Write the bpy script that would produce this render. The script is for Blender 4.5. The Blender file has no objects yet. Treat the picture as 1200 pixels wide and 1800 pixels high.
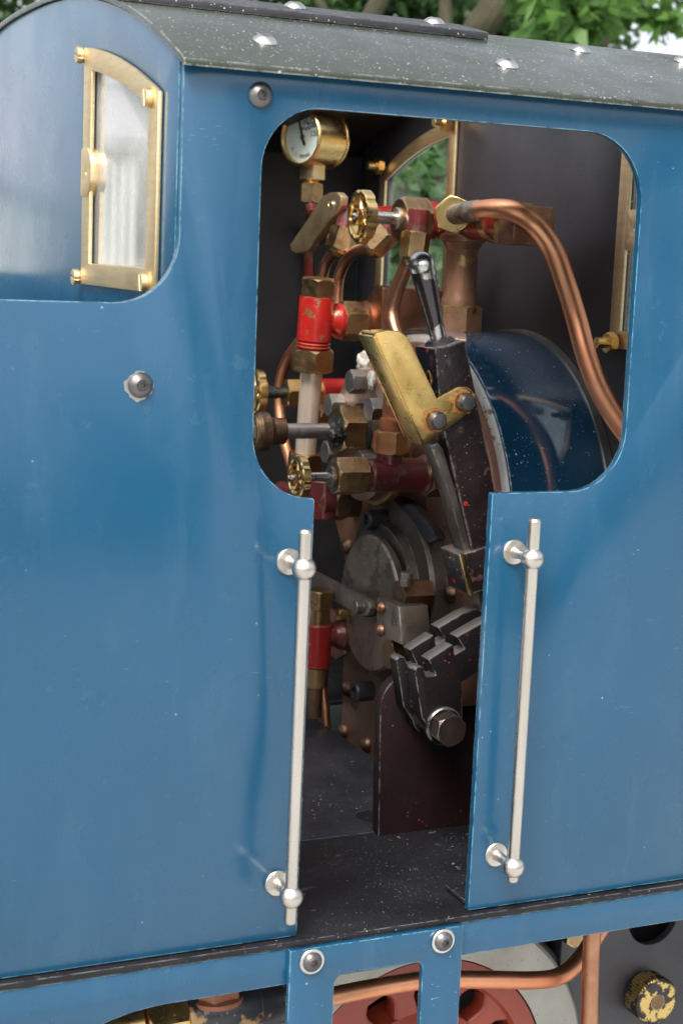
import bpy, bmesh, math, random
from mathutils import Vector, Matrix, noise
random.seed(7)
V = Vector
PI = math.pi
SC = bpy.context.scene
# ------------------------------------------------------------------ camera, world, sun, exposure
F = 2821.0
A_, B_, C_ = math.radians(24.6), math.radians(9.05), math.radians(2.44)
fw = V((math.sin(A_)*math.cos(B_), math.cos(A_)*math.cos(B_), -math.sin(B_)))
r0 = V((math.cos(A_), -math.sin(A_), 0)); u0 = r0.cross(fw)
rt = r0*math.cos(C_)+u0*math.sin(C_); up = u0*math.cos(C_)-r0*math.sin(C_)
CAM = V((-2.549, -5.567, 3.175))
cd = bpy.data.cameras.new('camera'); cam = bpy.data.objects.new('camera', cd); SC.collection.objects.link(cam)
cam.matrix_world = Matrix(((rt.x, up.x, -fw.x, CAM.x), (rt.y, up.y, -fw.y, CAM.y), (rt.z, up.z, -fw.z, CAM.z), (0, 0, 0, 1)))
cd.sensor_fit = 'VERTICAL'; cd.sensor_height = 36; cd.lens = F/1800*36
cd.clip_start = .05; cd.clip_end = 2000
cd.dof.use_dof = True; cd.dof.focus_distance = 7.2; cd.dof.aperture_fstop = 2.3
SC.camera = cam
SUN_EL, SUN_AZ = math.radians(52), math.radians(222)      # azimuth from +Y clockwise
W = bpy.data.worlds.new('World'); SC.world = W; W.use_nodes = True
wt = W.node_tree; sky = wt.nodes.new('ShaderNodeTexSky'); sky.sky_type = 'NISHITA'; sky.sun_disc = False
sky.sun_elevation = SUN_EL; sky.sun_rotation = SUN_AZ; sky.air_density = 1.0; sky.dust_density = 4.0; sky.ozone_density = 1.0
bgn = wt.nodes['Background']; bgn.inputs[1].default_value = .15
hsv = wt.nodes.new('ShaderNodeHueSaturation'); hsv.inputs['Saturation'].default_value = .35     # thin white overcast
wt.links.new(sky.outputs[0], hsv.inputs['Color']); wt.links.new(hsv.outputs[0], bgn.inputs[0])
sd = bpy.data.lights.new('sun', 'SUN'); sun = bpy.data.objects.new('sun', sd); SC.collection.objects.link(sun)
sd.energy = 1.5; sd.angle = math.radians(20); sd.color = (1, .96, .9)
sdir = V((math.sin(SUN_AZ)*math.cos(SUN_EL), math.cos(SUN_AZ)*math.cos(SUN_EL), math.sin(SUN_EL)))
sun.rotation_euler = sdir.to_track_quat('Z', 'Y').to_euler(); sun.location = sdir*30
SC.view_settings.view_transform = 'Standard'; SC.view_settings.look = 'None'
SC.view_settings.exposure = 1.05; SC.view_settings.gamma = 1
SC.cycles.max_bounces = 10; SC.cycles.diffuse_bounces = 5; SC.cycles.glossy_bounces = 6
SC.cycles.transmission_bounces = 8; SC.cycles.sample_clamp_indirect = 6

# ------------------------------------------------------------------ measuring helpers (photo survey -> place)
def P(u, v, X=None, Y=None, Z=None):
    d = fw*F+rt*(u-600)-up*(v-900)
    for i, c in enumerate((X, Y, Z)):
        if c is not None: return CAM+d*((c-CAM[i])/d[i])
def along(p, d, u):                      # point p+t*d that is seen at column u
    q = p-CAM; k = (u-600)/F
    t = (k*q.dot(fw)-q.dot(rt))/(d.dot(rt)-k*d.dot(fw)); return p+d*t
def alongv(p, d, v):
    q = p-CAM; k = (900-v)/F
    t = (k*q.dot(fw)-q.dot(up))/(d.dot(up)-k*d.dot(fw)); return p+d*t
def S(p, n): return n*(p-CAM).dot(fw)/F  # n photo pixels at p, as a length
EX, EY, EZ = V((1, 0, 0)), V((0, 1, 0)), V((0, 0, 1))

# ------------------------------------------------------------------ materials
MATS = {}
def ramp(nt, fac, a, b, c0=(0,0,0,1), c1=(1,1,1,1)):
    n = nt.nodes.new('ShaderNodeMapRange'); n.inputs[1].default_value = a; n.inputs[2].default_value = b
    nt.links.new(fac, n.inputs[0]); return n.outputs[0]
def mixc(nt, f, a, b):
    n = nt.nodes.new('ShaderNodeMix'); n.data_type = 'RGBA'
    for s, v in ((n.inputs[0], f), (n.inputs[6], a), (n.inputs[7], b)):
        if isinstance(v, (int, float)): s.default_value = v
        elif isinstance(v, tuple): s.default_value = (*v[:3], 1)
        else: nt.links.new(v, s)
    return n.outputs[2]
def mixf(nt, f, a, b):
    n = nt.nodes.new('ShaderNodeMix'); n.data_type = 'FLOAT'
    for s, v in ((n.inputs[0], f), (n.inputs[2], a), (n.inputs[3], b)):
        if isinstance(v, (int, float)): s.default_value = v
        else: nt.links.new(v, s)
    return n.outputs[0]
def math_(nt, op, a, b=None):
    n = nt.nodes.new('ShaderNodeMath'); n.operation = op
    for s, v in ((n.inputs[0], a), (n.inputs[1], b)):
        if v is None: continue
        if isinstance(v, (int, float)): s.default_value = v
        else: nt.links.new(v, s)
    return n.outputs[0]
def mat(name, c1, c2=None, metal=0., rough=.4, r2=None, scale=6., bump=.05, bscale=40., coat=0., wear=None, edge=None,
        speck=None, scratch=None, stretch=None, spots=None, spec=.5, wave=None, top=None, smear=None):
    """c1/c2 mottled base; wear=(color, metal, rough, scale, threshold); edge=(color, metal, rough, width);
       speck=(color, size scale, amount) dust grains; scratch=(color, amount); spots=(color, scale, amount) splashes"""
    m = bpy.data.materials.new(name); m.use_nodes = True; nt = m.node_tree; N = nt.nodes; L = nt.links
    b = N['Principled BSDF']
    tc = N.new('ShaderNodeTexCoord'); oi = N.new('ShaderNodeObjectInfo')
    ad = N.new('ShaderNodeVectorMath'); ad.operation = 'MULTIPLY_ADD'; ad.inputs[1].default_value = (17, 23, 31)
    cmb = N.new('ShaderNodeCombineXYZ')
    for i in range(3): L.new(oi.outputs['Random'], cmb.inputs[i])
    L.new(cmb.outputs[0], ad.inputs[0]); L.new(tc.outputs['Object'], ad.inputs[2]); co = ad.outputs[0]
    def nz(sc, det=4, ro=.55, vec=None, dist=0):
        n = N.new('ShaderNodeTexNoise'); n.inputs['Scale'].default_value = sc; n.inputs['Detail'].default_value = det
        n.inputs['Roughness'].default_value = ro; n.inputs['Distortion'].default_value = dist; L.new(vec or co, n.inputs['Vector']); return n.outputs[0]
    vec = co
    if stretch:
        mp = N.new('ShaderNodeMapping'); mp.inputs['Scale'].default_value = stretch; L.new(co, mp.inputs[0]); vec = mp.outputs[0]
    n1 = nz(scale, 5, .6, vec)
    col = mixc(nt, ramp(nt, n1, .35, .65), c1, c2 or c1); met = metal
    rg = mixf(nt, ramp(nt, nz(scale*2.3, 4), .3, .7), rough, r2 if r2 is not None else rough*1.35)
    if wear:
        wc, wm, wr, ws, th = wear
        f = ramp(nt, nz(ws, 6, .62), th, th+.03)
        col = mixc(nt, f, col, wc); met = mixf(nt, f, met, wm); rg = mixf(nt, f, rg, wr)
    if spots:
        sc_, ss, sa = spots
        vo = N.new('ShaderNodeTexVoronoi'); vo.inputs['Scale'].default_value = ss; L.new(co, vo.inputs['Vector'])
        sep = N.new('ShaderNodeSeparateColor'); L.new(vo.outputs['Color'], sep.inputs[0])
        rad = math_(nt, 'MULTIPLY', math_(nt, 'POWER', sep.outputs[0], 2.), .34)
        f = math_(nt, 'MULTIPLY', math_(nt, 'LESS_THAN', vo.outputs['Distance'], rad), math_(nt, 'LESS_THAN', sep.outputs[1], sa))
        col = mixc(nt, f, col, sc_)
    if edge:
        ec, em, er, ew = edge
        bv = N.new('ShaderNodeBevel'); bv.samples = 4; bv.inputs['Radius'].default_value = ew
        ge = N.new('ShaderNodeNewGeometry'); dt = N.new('ShaderNodeVectorMath'); dt.operation = 'DOT_PRODUCT'
        L.new(bv.outputs[0], dt.inputs[0]); L.new(ge.outputs['Normal'], dt.inputs[1])
        e = math_(nt, 'SUBTRACT', 1.0, dt.outputs['Value'])
        e = math_(nt, 'MULTIPLY', e, ramp(nt, nz(16, 5, .7), .4, .66))
        f = ramp(nt, e, .02, .09)
        col = mixc(nt, f, col, ec); met = mixf(nt, f, met, em); rg = mixf(nt, f, rg, er)
    if top:                                  # surfaces that slide against the latch are rubbed bright
        ge = N.new('ShaderNodeNewGeometry'); sx_ = N.new('ShaderNodeSeparateXYZ'); L.new(ge.outputs['Normal'], sx_.inputs[0])
        f = ramp(nt, math_(nt, 'ADD', sx_.outputs[2], math_(nt, 'MULTIPLY', nz(18, 4), .3)), top[3]+.15, top[3]+.3)
        col = mixc(nt, f, col, top[0]); met = mixf(nt, f, met, top[1]); rg = mixf(nt, f, rg, top[2])
    if scratch:
        sc_, sa = scratch
        mp = N.new('ShaderNodeMapping'); mp.inputs['Scale'].default_value = (3, 3, 60); mp.inputs['Rotation'].default_value = (.5, .7, .3); L.new(co, mp.inputs[0])
        f = ramp(nt, nz(5, 3, .5, mp.outputs[0]), .72-sa, .74-sa)
        f = math_(nt, 'MULTIPLY', f, ramp(nt, nz(2.1, 2), .5, .62)); f = math_(nt, 'MULTIPLY', f, .5)
        col = mixc(nt, f, col, sc_)
    if smear:                                # wiped oil and dried water: pale, duller patches
        mp = N.new('ShaderNodeMapping'); mp.inputs['Scale'].default_value = (2.4, 2.4, .7); mp.inputs['Rotation'].default_value = (0, .12, 0); L.new(co, mp.inputs[0])
        f = math_(nt, 'MULTIPLY', ramp(nt, nz(1.6, 7, .68, mp.outputs[0], .6), .52, .72), smear[1])
        f = math_(nt, 'ADD', f, math_(nt, 'MULTIPLY', ramp(nt, nz(9, 5, .7), .64, .68), smear[1]*.8))
        col = mixc(nt, f, col, smear[0]); rg = math_(nt, 'ADD', rg, math_(nt, 'MULTIPLY', f, .9))
    if speck:
        for q, (sc_, ss, sa) in enumerate(speck if isinstance(speck, list) else [speck]):
            vo = N.new('ShaderNodeTexVoronoi'); vo.inputs['Scale'].default_value = ss*1.35; L.new(co, vo.inputs['Vector'])
            sep = N.new('ShaderNodeSeparateColor'); L.new(vo.outputs['Color'], sep.inputs[0])
            rad = math_(nt, 'MULTIPLY', math_(nt, 'POWER', sep.outputs[0], 3.), .28)
            den = math_(nt, 'MULTIPLY', ramp(nt, nz(1.7+q, 3), .35, .7), sa*2)
            f = math_(nt, 'MULTIPLY', math_(nt, 'LESS_THAN', vo.outputs['Distance'], rad), math_(nt, 'LESS_THAN', sep.outputs[1], den))
            f = math_(nt, 'MULTIPLY', f, .75)
            col = mixc(nt, f, col, sc_); rg = mixf(nt, f, rg, .8)
            if metal: met = mixf(nt, f, met, 0.)
    if isinstance(col, tuple): b.inputs['Base Color'].default_value = (*col, 1)
    else: L.new(col, b.inputs['Base Color'])
    for v, s in ((met, 'Metallic'), (rg, 'Roughness')):
        if isinstance(v, (int, float)): b.inputs[s].default_value = v
        else: L.new(v, b.inputs[s])
    b.inputs['Specular IOR Level'].default_value = spec
    if coat:
        b.inputs['Coat Weight'].default_value = coat; b.inputs['Coat IOR'].default_value = 1.8 if name == 'blue_gloss' else 1.5; b.inputs['Coat Roughness'].default_value = .08
    if bump or wave:
        h = math_(nt, 'MULTIPLY', nz(bscale, 4, .6, vec), bump)
        if wave: h = math_(nt, 'ADD', h, math_(nt, 'MULTIPLY', nz(wave[0], 2, .5), wave[1]))
        bp = N.new('ShaderNodeBump'); bp.inputs['Strength'].default_value = 1.0; bp.inputs['Distance'].default_value = .02
        L.new(h, bp.inputs['Height']); L.new(bp.outputs[0], b.inputs['Normal'])
        if coat: L.new(bp.outputs[0], b.inputs['Coat Normal'])
    MATS[name] = m; return m
DUST = (.62, .6, .55)
mat('blue_paint', (.0055, .062, .127), (.0076, .072, .147), 0, .2, .34, .9, .012, 160, coat=.5, wave=(1.6, .008), spec=.5, smear=((.16, .27, .34), .06),
    edge=((.25, .5, .6), 0, .35, .008), speck=[((.14, .28, .36), 64, .05), ((.25, .36, .42), 40, .015)], scratch=((.25, .45, .56), .0))
mat('blue_gloss', (.005, .042, .09), (.007, .052, .11), 0, .07, .12, 2, .004, 120, coat=1, spec=.9, edge=((.5, .7, .7), 0, .4, .01),
    speck=[((.3, .4, .46), 60, .7), ((.5, .55, .58), 36, .3)])
mat('black_satin', (.02, .018, .021), (.032, .029, .034), 0, .36, .5, 1.6, .05, 70, speck=[((.4, .4, .38), 30, .12)])
mat('black_matt', (.007, .0065, .0075), (.013, .012, .014), 0, .4, .55, 1.6, .05, 70, speck=[((.3, .3, .28), 50, .1)])
mat('black_floor', (.009, .009, .011), (.017, .017, .02), 0, .3, .5, 2.5, .12, 60, spec=.3, speck=[((.22, .22, .2), 74, .6), ((.36, .36, .33), 56, .15), (DUST, 36, .02)], scratch=((.3, .3, .3), .06),
    edge=((.4, .38, .36), .7, .4, .006))
mat('slate_floor', (.018, .019, .025), (.032, .033, .042), 0, .38, .6, 2.5, .12, 50, speck=[(DUST, 50, .4)], edge=((.2, .2, .2), .4, .5, .006))
mat('roof_paint', (.02, .026, .016), (.045, .052, .038), 0, .2, .38, 1.5, spec=.7, bump=.04, bscale=90, speck=[((.3, .31, .24), 70, 2), ((.42, .42, .34), 48, 1.1), ((.5, .48, .4), 40, .25), ((.6, .58, .5), 26, .05)], edge=((.5, .5, .48), .6, .4, .012))
mat('black_strip', (.02, .02, .024), (.04, .04, .045), 0, .4, .55, 5, .08, 60, speck=[(DUST, 55, .9)], edge=((.3, .3, .3), .4, .5, .008))
mat('brass', (.84, .62, .28), (.74, .5, .2), 1, .24, .36, 6, .03, 70, speck=[((.2, .12, .05), 40, .3)], wear=((.5, .32, .13), 1, .45, 5, .66))
mat('brushed_brass', (.9, .71, .43), (.82, .61, .34), 1, .38, .48, 3, .06, 60, stretch=(2, 2, 14), speck=[((.25, .16, .08), 30, .2)])
mat('polished_brass', (.96, .66, .25), (.9, .57, .19), 1, .24, .36, 7, .03, 40, scratch=((.25, .15, .05), .07), wear=((.36, .13, .035), .5, .6, 4.5, .66), speck=[((.3, .18, .06), 30, .5)])
mat('bronze', (.5, .34, .18), (.36, .22, .11), 1, .26, .44, 7, .1, 40, edge=((.9, .68, .36), 1, .22, .018), speck=[((.08, .06, .05), 24, .4)])  # pale edge colour paints highlights along the nut edges
mat('dark_bronze', (.3, .19, .12), (.18, .115, .08), 1, .36, .55, 8, .12, 36, edge=((.6, .4, .2), 1, .35, .01), speck=[((.4, .3, .2), 30, .3)])
mat('tan_plate', (.4, .28, .21), (.26, .17, .13), .7, .34, .5, 4, .14, 36, wear=((.55, .5, .45), .2, .7, 9, .68), edge=((.8, .6, .4), 1, .3, .014), speck=[((.1, .07, .05), 40, .8)])
mat('limescale', (.75, .73, .68), (.5, .46, .4), 0, .8, .9, 14, .8, 40)
mat('pale_bronze', (.82, .7, .57), (.7, .56, .43), .55, .3, .42, 4, .05, 40, stretch=(1, 1, .25))
mat('bright_copper', (.95, .46, .26), (.82, .33, .17), 1, .36, .46, 2.5, .02, 30, wear=((.6, .24, .12), 1, .42, 2, .64))
mat('mid_steel', (.32, .28, .245), (.2, .17, .15), .75, .32, .5, 6, .1, 46, edge=((.62, .58, .54), 1, .33, .01))
mat('brown_copper', (.6, .32, .2), (.42, .2, .12), 1, .32, .46, 5, .06, 36, speck=[((.1, .06, .05), 26, .4)])
mat('copper_plate', (.38, .2, .13), (.22, .125, .09), .6, .34, .5, 3, .12, 26, wear=((.14, .085, .065), .5, .5, 4, .58), speck=[((.05, .035, .03), 30, .5)])
mat('dark_steel', (.16, .135, .115), (.085, .07, .06), .7, .32, .55, 5, .1, 46, edge=((.5, .48, .45), 1, .35, .01), speck=[((.3, .2, .15), 26, .3)])
mat('worn_steel', (.38, .32, .26), (.19, .155, .125), .8, .34, .55, 3.4, .1, 40, scratch=((.6, .55, .5), .1), wear=((.13, .1, .08), .6, .5, 6, .57), edge=((.7, .66, .6), 1, .33, .012), speck=[((.06, .045, .04), 28, .5)])
mat('grey_steel', (.55, .53, .5), (.42, .4, .37), 1, .32, .48, 8, .08, 60, edge=((.75, .72, .7), 1, .3, .012))
mat('bright_steel', (.75, .73, .7), (.6, .58, .55), 1, .2, .35, 12, .05, 60)
mat('nickel', (.74, .68, .61), (.62, .56, .5), 1, .2, .3, 3, .04, 60, stretch=(9, 9, .5))
mat('black_bolt', (.03, .03, .035), (.05, .05, .055), .3, .3, .45, 12, .05, 60)
mat('gunmetal', (.2, .19, .19), (.14, .13, .13), .9, .28, .4, 12, .05, 60)
BR = (.4, .27, .13)
mat('red_paint', (.5, .015, .01), (.36, .012, .009), 0, .26, .4, 4, .1, 30, coat=.5, wear=(BR, .8, .4, 13, .6), speck=[((.12, .02, .015), 34, 1.2)], edge=(BR, .9, .4, .012))
mat('dark_red_paint', (.17, .014, .016), (.075, .022, .02), .1, .26, .42, 5, .1, 30, coat=.6, wear=((.2, .1, .07), .7, .4, 9, .56), edge=((.5, .35, .18), .9, .4, .012), speck=[((.4, .3, .25), 34, .35)])
mat('red_brown_brass', (.36, .2, .12), (.24, .11, .075), .5, .38, .5, 6, .1, 40, wear=((.46, .34, .15), 1, .35, 5, .56), edge=((.7, .5, .22), 1, .35, .012))
mat('black_chipped', (.008, .006, .0065), (.02, .012, .013), 0, .3, .5, 5, .18, 30, spec=.4, edge=((.66, .62, .58), .9, .3, .018), scratch=((.45, .42, .42), .11), top=((.45, .4, .38), .9, .34, .45), wear=((.1, .05, .045), .3, .4, 7, .6),
    spots=((.42, .02, .02), 15, .3), speck=[((.3, .08, .08), 60, .8), ((.6, .55, .5), 60, .4)])
mat('black_notched', (.006, .005, .0055), (.012, .008, .009), 0, .36, .55, 4, .14, 30, spec=.3, edge=((.62, .58, .55), .9, .32, .012), spots=((.5, .02, .02), 10, .35), speck=[((.28, .02, .02), 34, .5)], top=((.34, .32, .3), .9, .4, .36))
mat('black_speckled', (.012, .008, .009), (.022, .007, .008), 0, .36, .55, 3, .1, 34, spec=.3, edge=((.5, .47, .46), .7, .35, .01), spots=((.4, .015, .02), 15, .2), speck=[((.28, .02, .02), 36, .8)])
mat('black_handle', (.02, .016, .017), (.03, .02, .022), 0, .2, .3, 5, .12, 20, coat=.8, wear=((.6, .57, .55), 1, .3, 6, .57), spots=((.45, .03, .03), 11, .35))
mat('lagging', (.62, .62, .6), (.48, .47, .45), 0, .8, .9, 5, .2, 50, wear=((.22, .13, .09), 0, .8, 6, .6))
mat('white_dial', (.85, .85, .83), None, 0, .4, .4, 5, 0)
mat('black_ink', (.02, .02, .02), None, 0, .5, .5, 5, 0)
mat('red_ink', (.6, .02, .02), None, 0, .5, .5, 5, 0)
mat('needle_black', (.03, .025, .02), None, .3, .35, .4, 5, 0)
mat('red_oxide', (.36, .058, .03), (.28, .045, .025), 0, .34, .46, 3, .06, 40, coat=.2, edge=((.2, .1, .07), 0, .5, .012), speck=[((.12, .05, .04), 30, .4)])
mat('tyre_steel', (.5, .48, .43), (.36, .34, .3), .85, .44, .6, 2, .14, 50, speck=[((.25, .2, .15), 40, 1.)])
mat('frame_black', (.05, .047, .054), (.07, .066, .074), 0, .36, .5, 2, .05, 60, speck=[((.35, .35, .35), 20, .08)])
mat('peeling_black', (.022, .022, .028), (.03, .03, .036), 0, .26, .4, 4, .06, 40, coat=.4, wear=((.5, .3, .14), .6, .5, 2.6, .6))
mat('peeling_brass', (.03, .028, .03), (.04, .035, .035), 0, .4, .5, 4, .06, 40, wear=((.78, .56, .2), 1, .35, 14, .49))
mat('peeling_copper', (.4, .18, .1), (.3, .12, .07), .4, .5, .6, 4, .1, 40, wear=((.03, .026, .03), 0, .4, 3, .56))
mat('rusty_bronze', (.5, .23, .1), (.32, .13, .07), .7, .34, .5, 7, .1, 40, wear=((.45, .13, .04), 0, .7, 9, .55), edge=((.85, .6, .3), 1, .3, .014), speck=[((.1, .05, .03), 50, .8)])
mat('dark_bolt', (.11, .075, .065), (.06, .045, .04), .8, .34, .5, 8, .1, 40, edge=((.55, .48, .42), 1, .3, .012), spots=((.4, .03, .03), 14, .3))
mat('deep_red', (.3, .012, .01), (.2, .01, .01), 0, .3, .4, 5, .1, 30, coat=.4, wear=((.45, .4, .36), .2, .5, 9, .62), edge=(BR, .9, .4, .01))
mat('rust', (.36, .12, .03), (.5, .22, .07), 0, .8, .9, 12, .3, 60)
mat('oil_black', (.012, .012, .013), (.02, .02, .02), .1, .22, .6, 20, .6, 40, wear=((.3, .3, .3), .6, .3, 18, .6))
mat('ground_paving', (.46, .47, .46), (.36, .37, .36), 0, .9, .95, .6, .2, 6)
mat('grass_field', (.05, .085, .02), (.035, .06, .015), 0, .95, 1, .4, .3, 4)
mat('bark', (.075, .068, .035), (.035, .033, .018), 0, .9, 1, 1.2, .6, 6)
mat('shed_white', (.75, .76, .74), (.68, .69, .67), 0, .4, .5, .4, .02, 10)
mat('shed_roof', (.42, .42, .45), (.35, .35, .38), 0, .7, .8, .4, .05, 10)
mat('coal', (.012, .012, .013), (.025, .025, .027), 0, .35, .6, 5, .6, 12)
def leafmat(name, a, b_):
    m = bpy.data.materials.new(name); m.use_nodes = True; nt = m.node_tree; b = nt.nodes['Principled BSDF']
    ge = nt.nodes.new('ShaderNodeNewGeometry')
    col = mixc(nt, ge.outputs['Random Per Island'], a, b_); nt.links.new(col, b.inputs['Base Color']); b.inputs['Roughness'].default_value = .45
    tr = nt.nodes.new('ShaderNodeBsdfTranslucent'); mx = nt.nodes.new('ShaderNodeMixShader'); mx.inputs[0].default_value = .4
    c2 = nt.nodes.new('ShaderNodeHueSaturation'); c2.inputs['Value'].default_value = 1.9; nt.links.new(col, c2.inputs['Color']); nt.links.new(c2.outputs[0], tr.inputs[0])
    nt.links.new(b.outputs[0], mx.inputs[1]); nt.links.new(tr.outputs[0], mx.inputs[2])
    nt.links.new(mx.outputs[0], nt.nodes['Material Output'].inputs[0]); MATS[name] = m
leafmat('leaf_hedge', (.07, .15, .05), (.13, .24, .09)); leafmat('leaf_bright', (.065, .15, .03), (.12, .23, .05)); leafmat('leaf_mid', (.035, .08, .025), (.07, .14, .04)); leafmat('leaf_dark', (.018, .045, .012), (.035, .08, .02))
def glassmat(gname, lo, hi, add, refl=1.):
    """thin pane: transparent + mirror reflection by Fresnel + a film of dust and even whitening"""
    m = bpy.data.materials.new(gname); m.use_nodes = True; nt = m.node_tree; N = nt.nodes; L = nt.links
    N.remove(N['Principled BSDF']); out = N['Material Output']
    tr = N.new('ShaderNodeBsdfTransparent'); tr.inputs[0].default_value = (.93, .96, .94, 1)
    gl_ = N.new('ShaderNodeBsdfGlossy'); gl_.inputs['Roughness'].default_value = .02
    ge = N.new('ShaderNodeNewGeometry'); dt = N.new('ShaderNodeVectorMath'); dt.operation = 'DOT_PRODUCT'
    L.new(ge.outputs['Incoming'], dt.inputs[0]); L.new(ge.outputs['Normal'], dt.inputs[1])
    sch = math_(nt, 'ADD', math_(nt, 'MULTIPLY', math_(nt, 'POWER', math_(nt, 'SUBTRACT', 1., math_(nt, 'ABSOLUTE', dt.outputs['Value'])), 5.), .95), .05)
    mx = N.new('ShaderNodeMixShader'); L.new(math_(nt, 'MULTIPLY', sch, refl), mx.inputs[0]); L.new(tr.outputs[0], mx.inputs[1]); L.new(gl_.outputs[0], mx.inputs[2])
    tc = N.new('ShaderNodeTexCoord'); n = N.new('ShaderNodeTexNoise'); n.inputs['Scale'].default_value = 3.5; n.inputs['Detail'].default_value = 6
    L.new(tc.outputs['Object'], n.inputs['Vector'])
    d = N.new('ShaderNodeBsdfDiffuse'); d.inputs[0].default_value = (.75, .75, .72, 1)
    v = N.new('ShaderNodeTexVoronoi'); v.inputs['Scale'].default_value = 40; L.new(tc.outputs['Object'], v.inputs['Vector'])
    sp = math_(nt, 'MULTIPLY', math_(nt, 'LESS_THAN', v.outputs['Distance'], .1), .2)
    f = math_(nt, 'ADD', math_(nt, 'ADD', ramp(nt, n.outputs[0], lo, hi), sp), add)
    m2 = N.new('ShaderNodeMixShader'); L.new(f, m2.inputs[0]); L.new(mx.outputs[0], m2.inputs[1]); L.new(d.outputs[0], m2.inputs[2])
    L.new(m2.outputs[0], out.inputs[0]); MATS[gname] = m
glassmat('window_glass', .4, 3.2, .0); glassmat('pale_dusty_glass', .35, 2.8, .2, 2.2); glassmat('hazed_glass', .35, 2.6, .12); glassmat('gauge_glass', .5, 30, .0)  # rear pane: dust plus a white film standing in for its bright reflection

# ------------------------------------------------------------------ geometry helpers
def frame(ax, ref=None):
    z = V(ax).normalized(); x = V(ref) if ref is not None else (EZ if abs(z.z) < .9 else EX)
    x = (x-z*x.dot(z)).normalized(); return x, z.cross(x), z
class G:
    def __init__(s): s.bm = bmesh.new()
    def merge(s, b, bev=0, seg=2):
        if bev:
            es = [e for e in b.edges if len(e.link_faces) == 2 and e.calc_face_angle(0) > .45]
            bmesh.ops.bevel(b, geom=es, offset=bev, segments=seg, profile=.5, affect='EDGES', clamp_overlap=True)
        me = bpy.data.meshes.new('t'); b.to_mesh(me); b.free(); s.bm.from_mesh(me); bpy.data.meshes.remove(me); return s
    def lathe(s, p, ax, prof, seg=32, ref=None, bev=0, mod=None):
        """prof: list of (distance along axis, radius)"""
        x, y, z = frame(ax, ref); b = bmesh.new(); rings = []
        for t, r in prof:
            if r < 1e-6: rings.append([b.verts.new(p+z*t)])
            else: rings.append([b.verts.new(p+z*t+(x*math.cos(2*PI*i/seg)+y*math.sin(2*PI*i/seg))*r*(mod(i) if mod else 1)) for i in range(seg)])
        for a, c in zip(rings, rings[1:]):
            if len(a) == 1 and len(c) == 1: continue
            for i in range(seg):
                j = (i+1) % seg
                if len(a) == 1: b.faces.new((a[0], c[j], c[i]))
                elif len(c) == 1: b.faces.new((a[i], a[j], c[0]))
                else: b.faces.new((a[i], a[j], c[j], c[i]))
        if len(rings[0]) > 1 and prof[0] != prof[-1]: b.faces.new(rings[0][::-1])
        if len(rings[-1]) > 1 and prof[0] != prof[-1]: b.faces.new(rings[-1])
        if prof[0] == prof[-1]: bmesh.ops.remove_doubles(b, verts=b.verts, dist=1e-6)
        bmesh.ops.recalc_face_normals(b, faces=b.faces)
        return s.merge(b, bev)
    def cyl(s, p, q, r, r1=None, seg=28, bev=0):
        d = q-p; L = d.length; r1 = r if r1 is None else r1; c = bev or min(r, r1)*.06
        return s.lathe(p, d, [(0, r-c), (c, r), (L-c, r1), (L, r1-c)], seg)
    def hex(s, p, q, r, ref=None, ch=.9, ph=0.):
        """hexagon bar with turned chamfers, so each flat ends in an arc"""
        d = q-p; L = d.length; x, y, z = frame(d, ref); b = bmesh.new(); n = 36; rc = r*.885; rings = [[], [], [], []]
        sl = min(ch, L*.35/max(1e-6, r-rc))
        for i in range(n):
            a = 2*PI*i/n; m = a % (PI/3); hr = r*math.cos(PI/6)/math.cos(m-PI/6); dr = (x*math.cos(a+ph)+y*math.sin(a+ph))
            zc = max(0, hr-rc)*sl+.0005
            for k, (rr, t) in enumerate(((min(hr, rc)*.985, 0), (hr, zc), (hr, L-zc), (min(hr, rc)*.985, L))): rings[k].append(b.verts.new(p+z*t+dr*rr))
        for u_, v_ in zip(rings, rings[1:]):
            for i in range(n): j = (i+1) % n; b.faces.new((u_[i], u_[j], v_[j], v_[i]))
        b.faces.new(rings[0][::-1]); b.faces.new(rings[-1]); bmesh.ops.recalc_face_normals(b, faces=b.faces)
        return s.merge(b)
    def sphere(s, p, r, sc=(1, 1, 1), seg=20):
        b = bmesh.new(); bmesh.ops.create_uvsphere(b, u_segments=seg, v_segments=seg//2, radius=r)
        for v in b.verts: v.co = V((v.co.x*sc[0], v.co.y*sc[1], v.co.z*sc[2]))+p
        return s.merge(b)
    def box(s, c, size, ax=None, bev=.006):
        """ax: three unit vectors"""
        ax = ax or (EX, EY, EZ); b = bmesh.new(); bmesh.ops.create_cube(b, size=1)
        for v in b.verts: v.co = c+ax[0]*v.co.x*size[0]+ax[1]*v.co.y*size[1]+ax[2]*v.co.z*size[2]
        bmesh.ops.recalc_face_normals(b, faces=b.faces)
        return s.merge(b, bev)
    def prism(s, loops, vec, bev=.006, seg=2):
        """loops: outline (+ holes) of 3D points in one plane, extruded by vec"""
        if not isinstance(loops[0], (list, tuple)): loops = [loops]
        b = bmesh.new(); ed = []
        for lp in loops:
            vs = [b.verts.new(q) for q in lp]; ed += [b.edges.new((vs[i], vs[(i+1) % len(vs)])) for i in range(len(vs))]
        if len(loops) == 1: b.faces.new(b.verts[:])
        else: bmesh.ops.triangle_fill(b, edges=ed, use_beauty=True)
        g = bmesh.ops.extrude_face_region(b, geom=b.faces[:])
        for v in g['geom']:
            if isinstance(v, bmesh.types.BMVert): v.co += vec
        bmesh.ops.recalc_face_normals(b, faces=b.faces)
        return s.merge(b, bev, seg)
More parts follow.
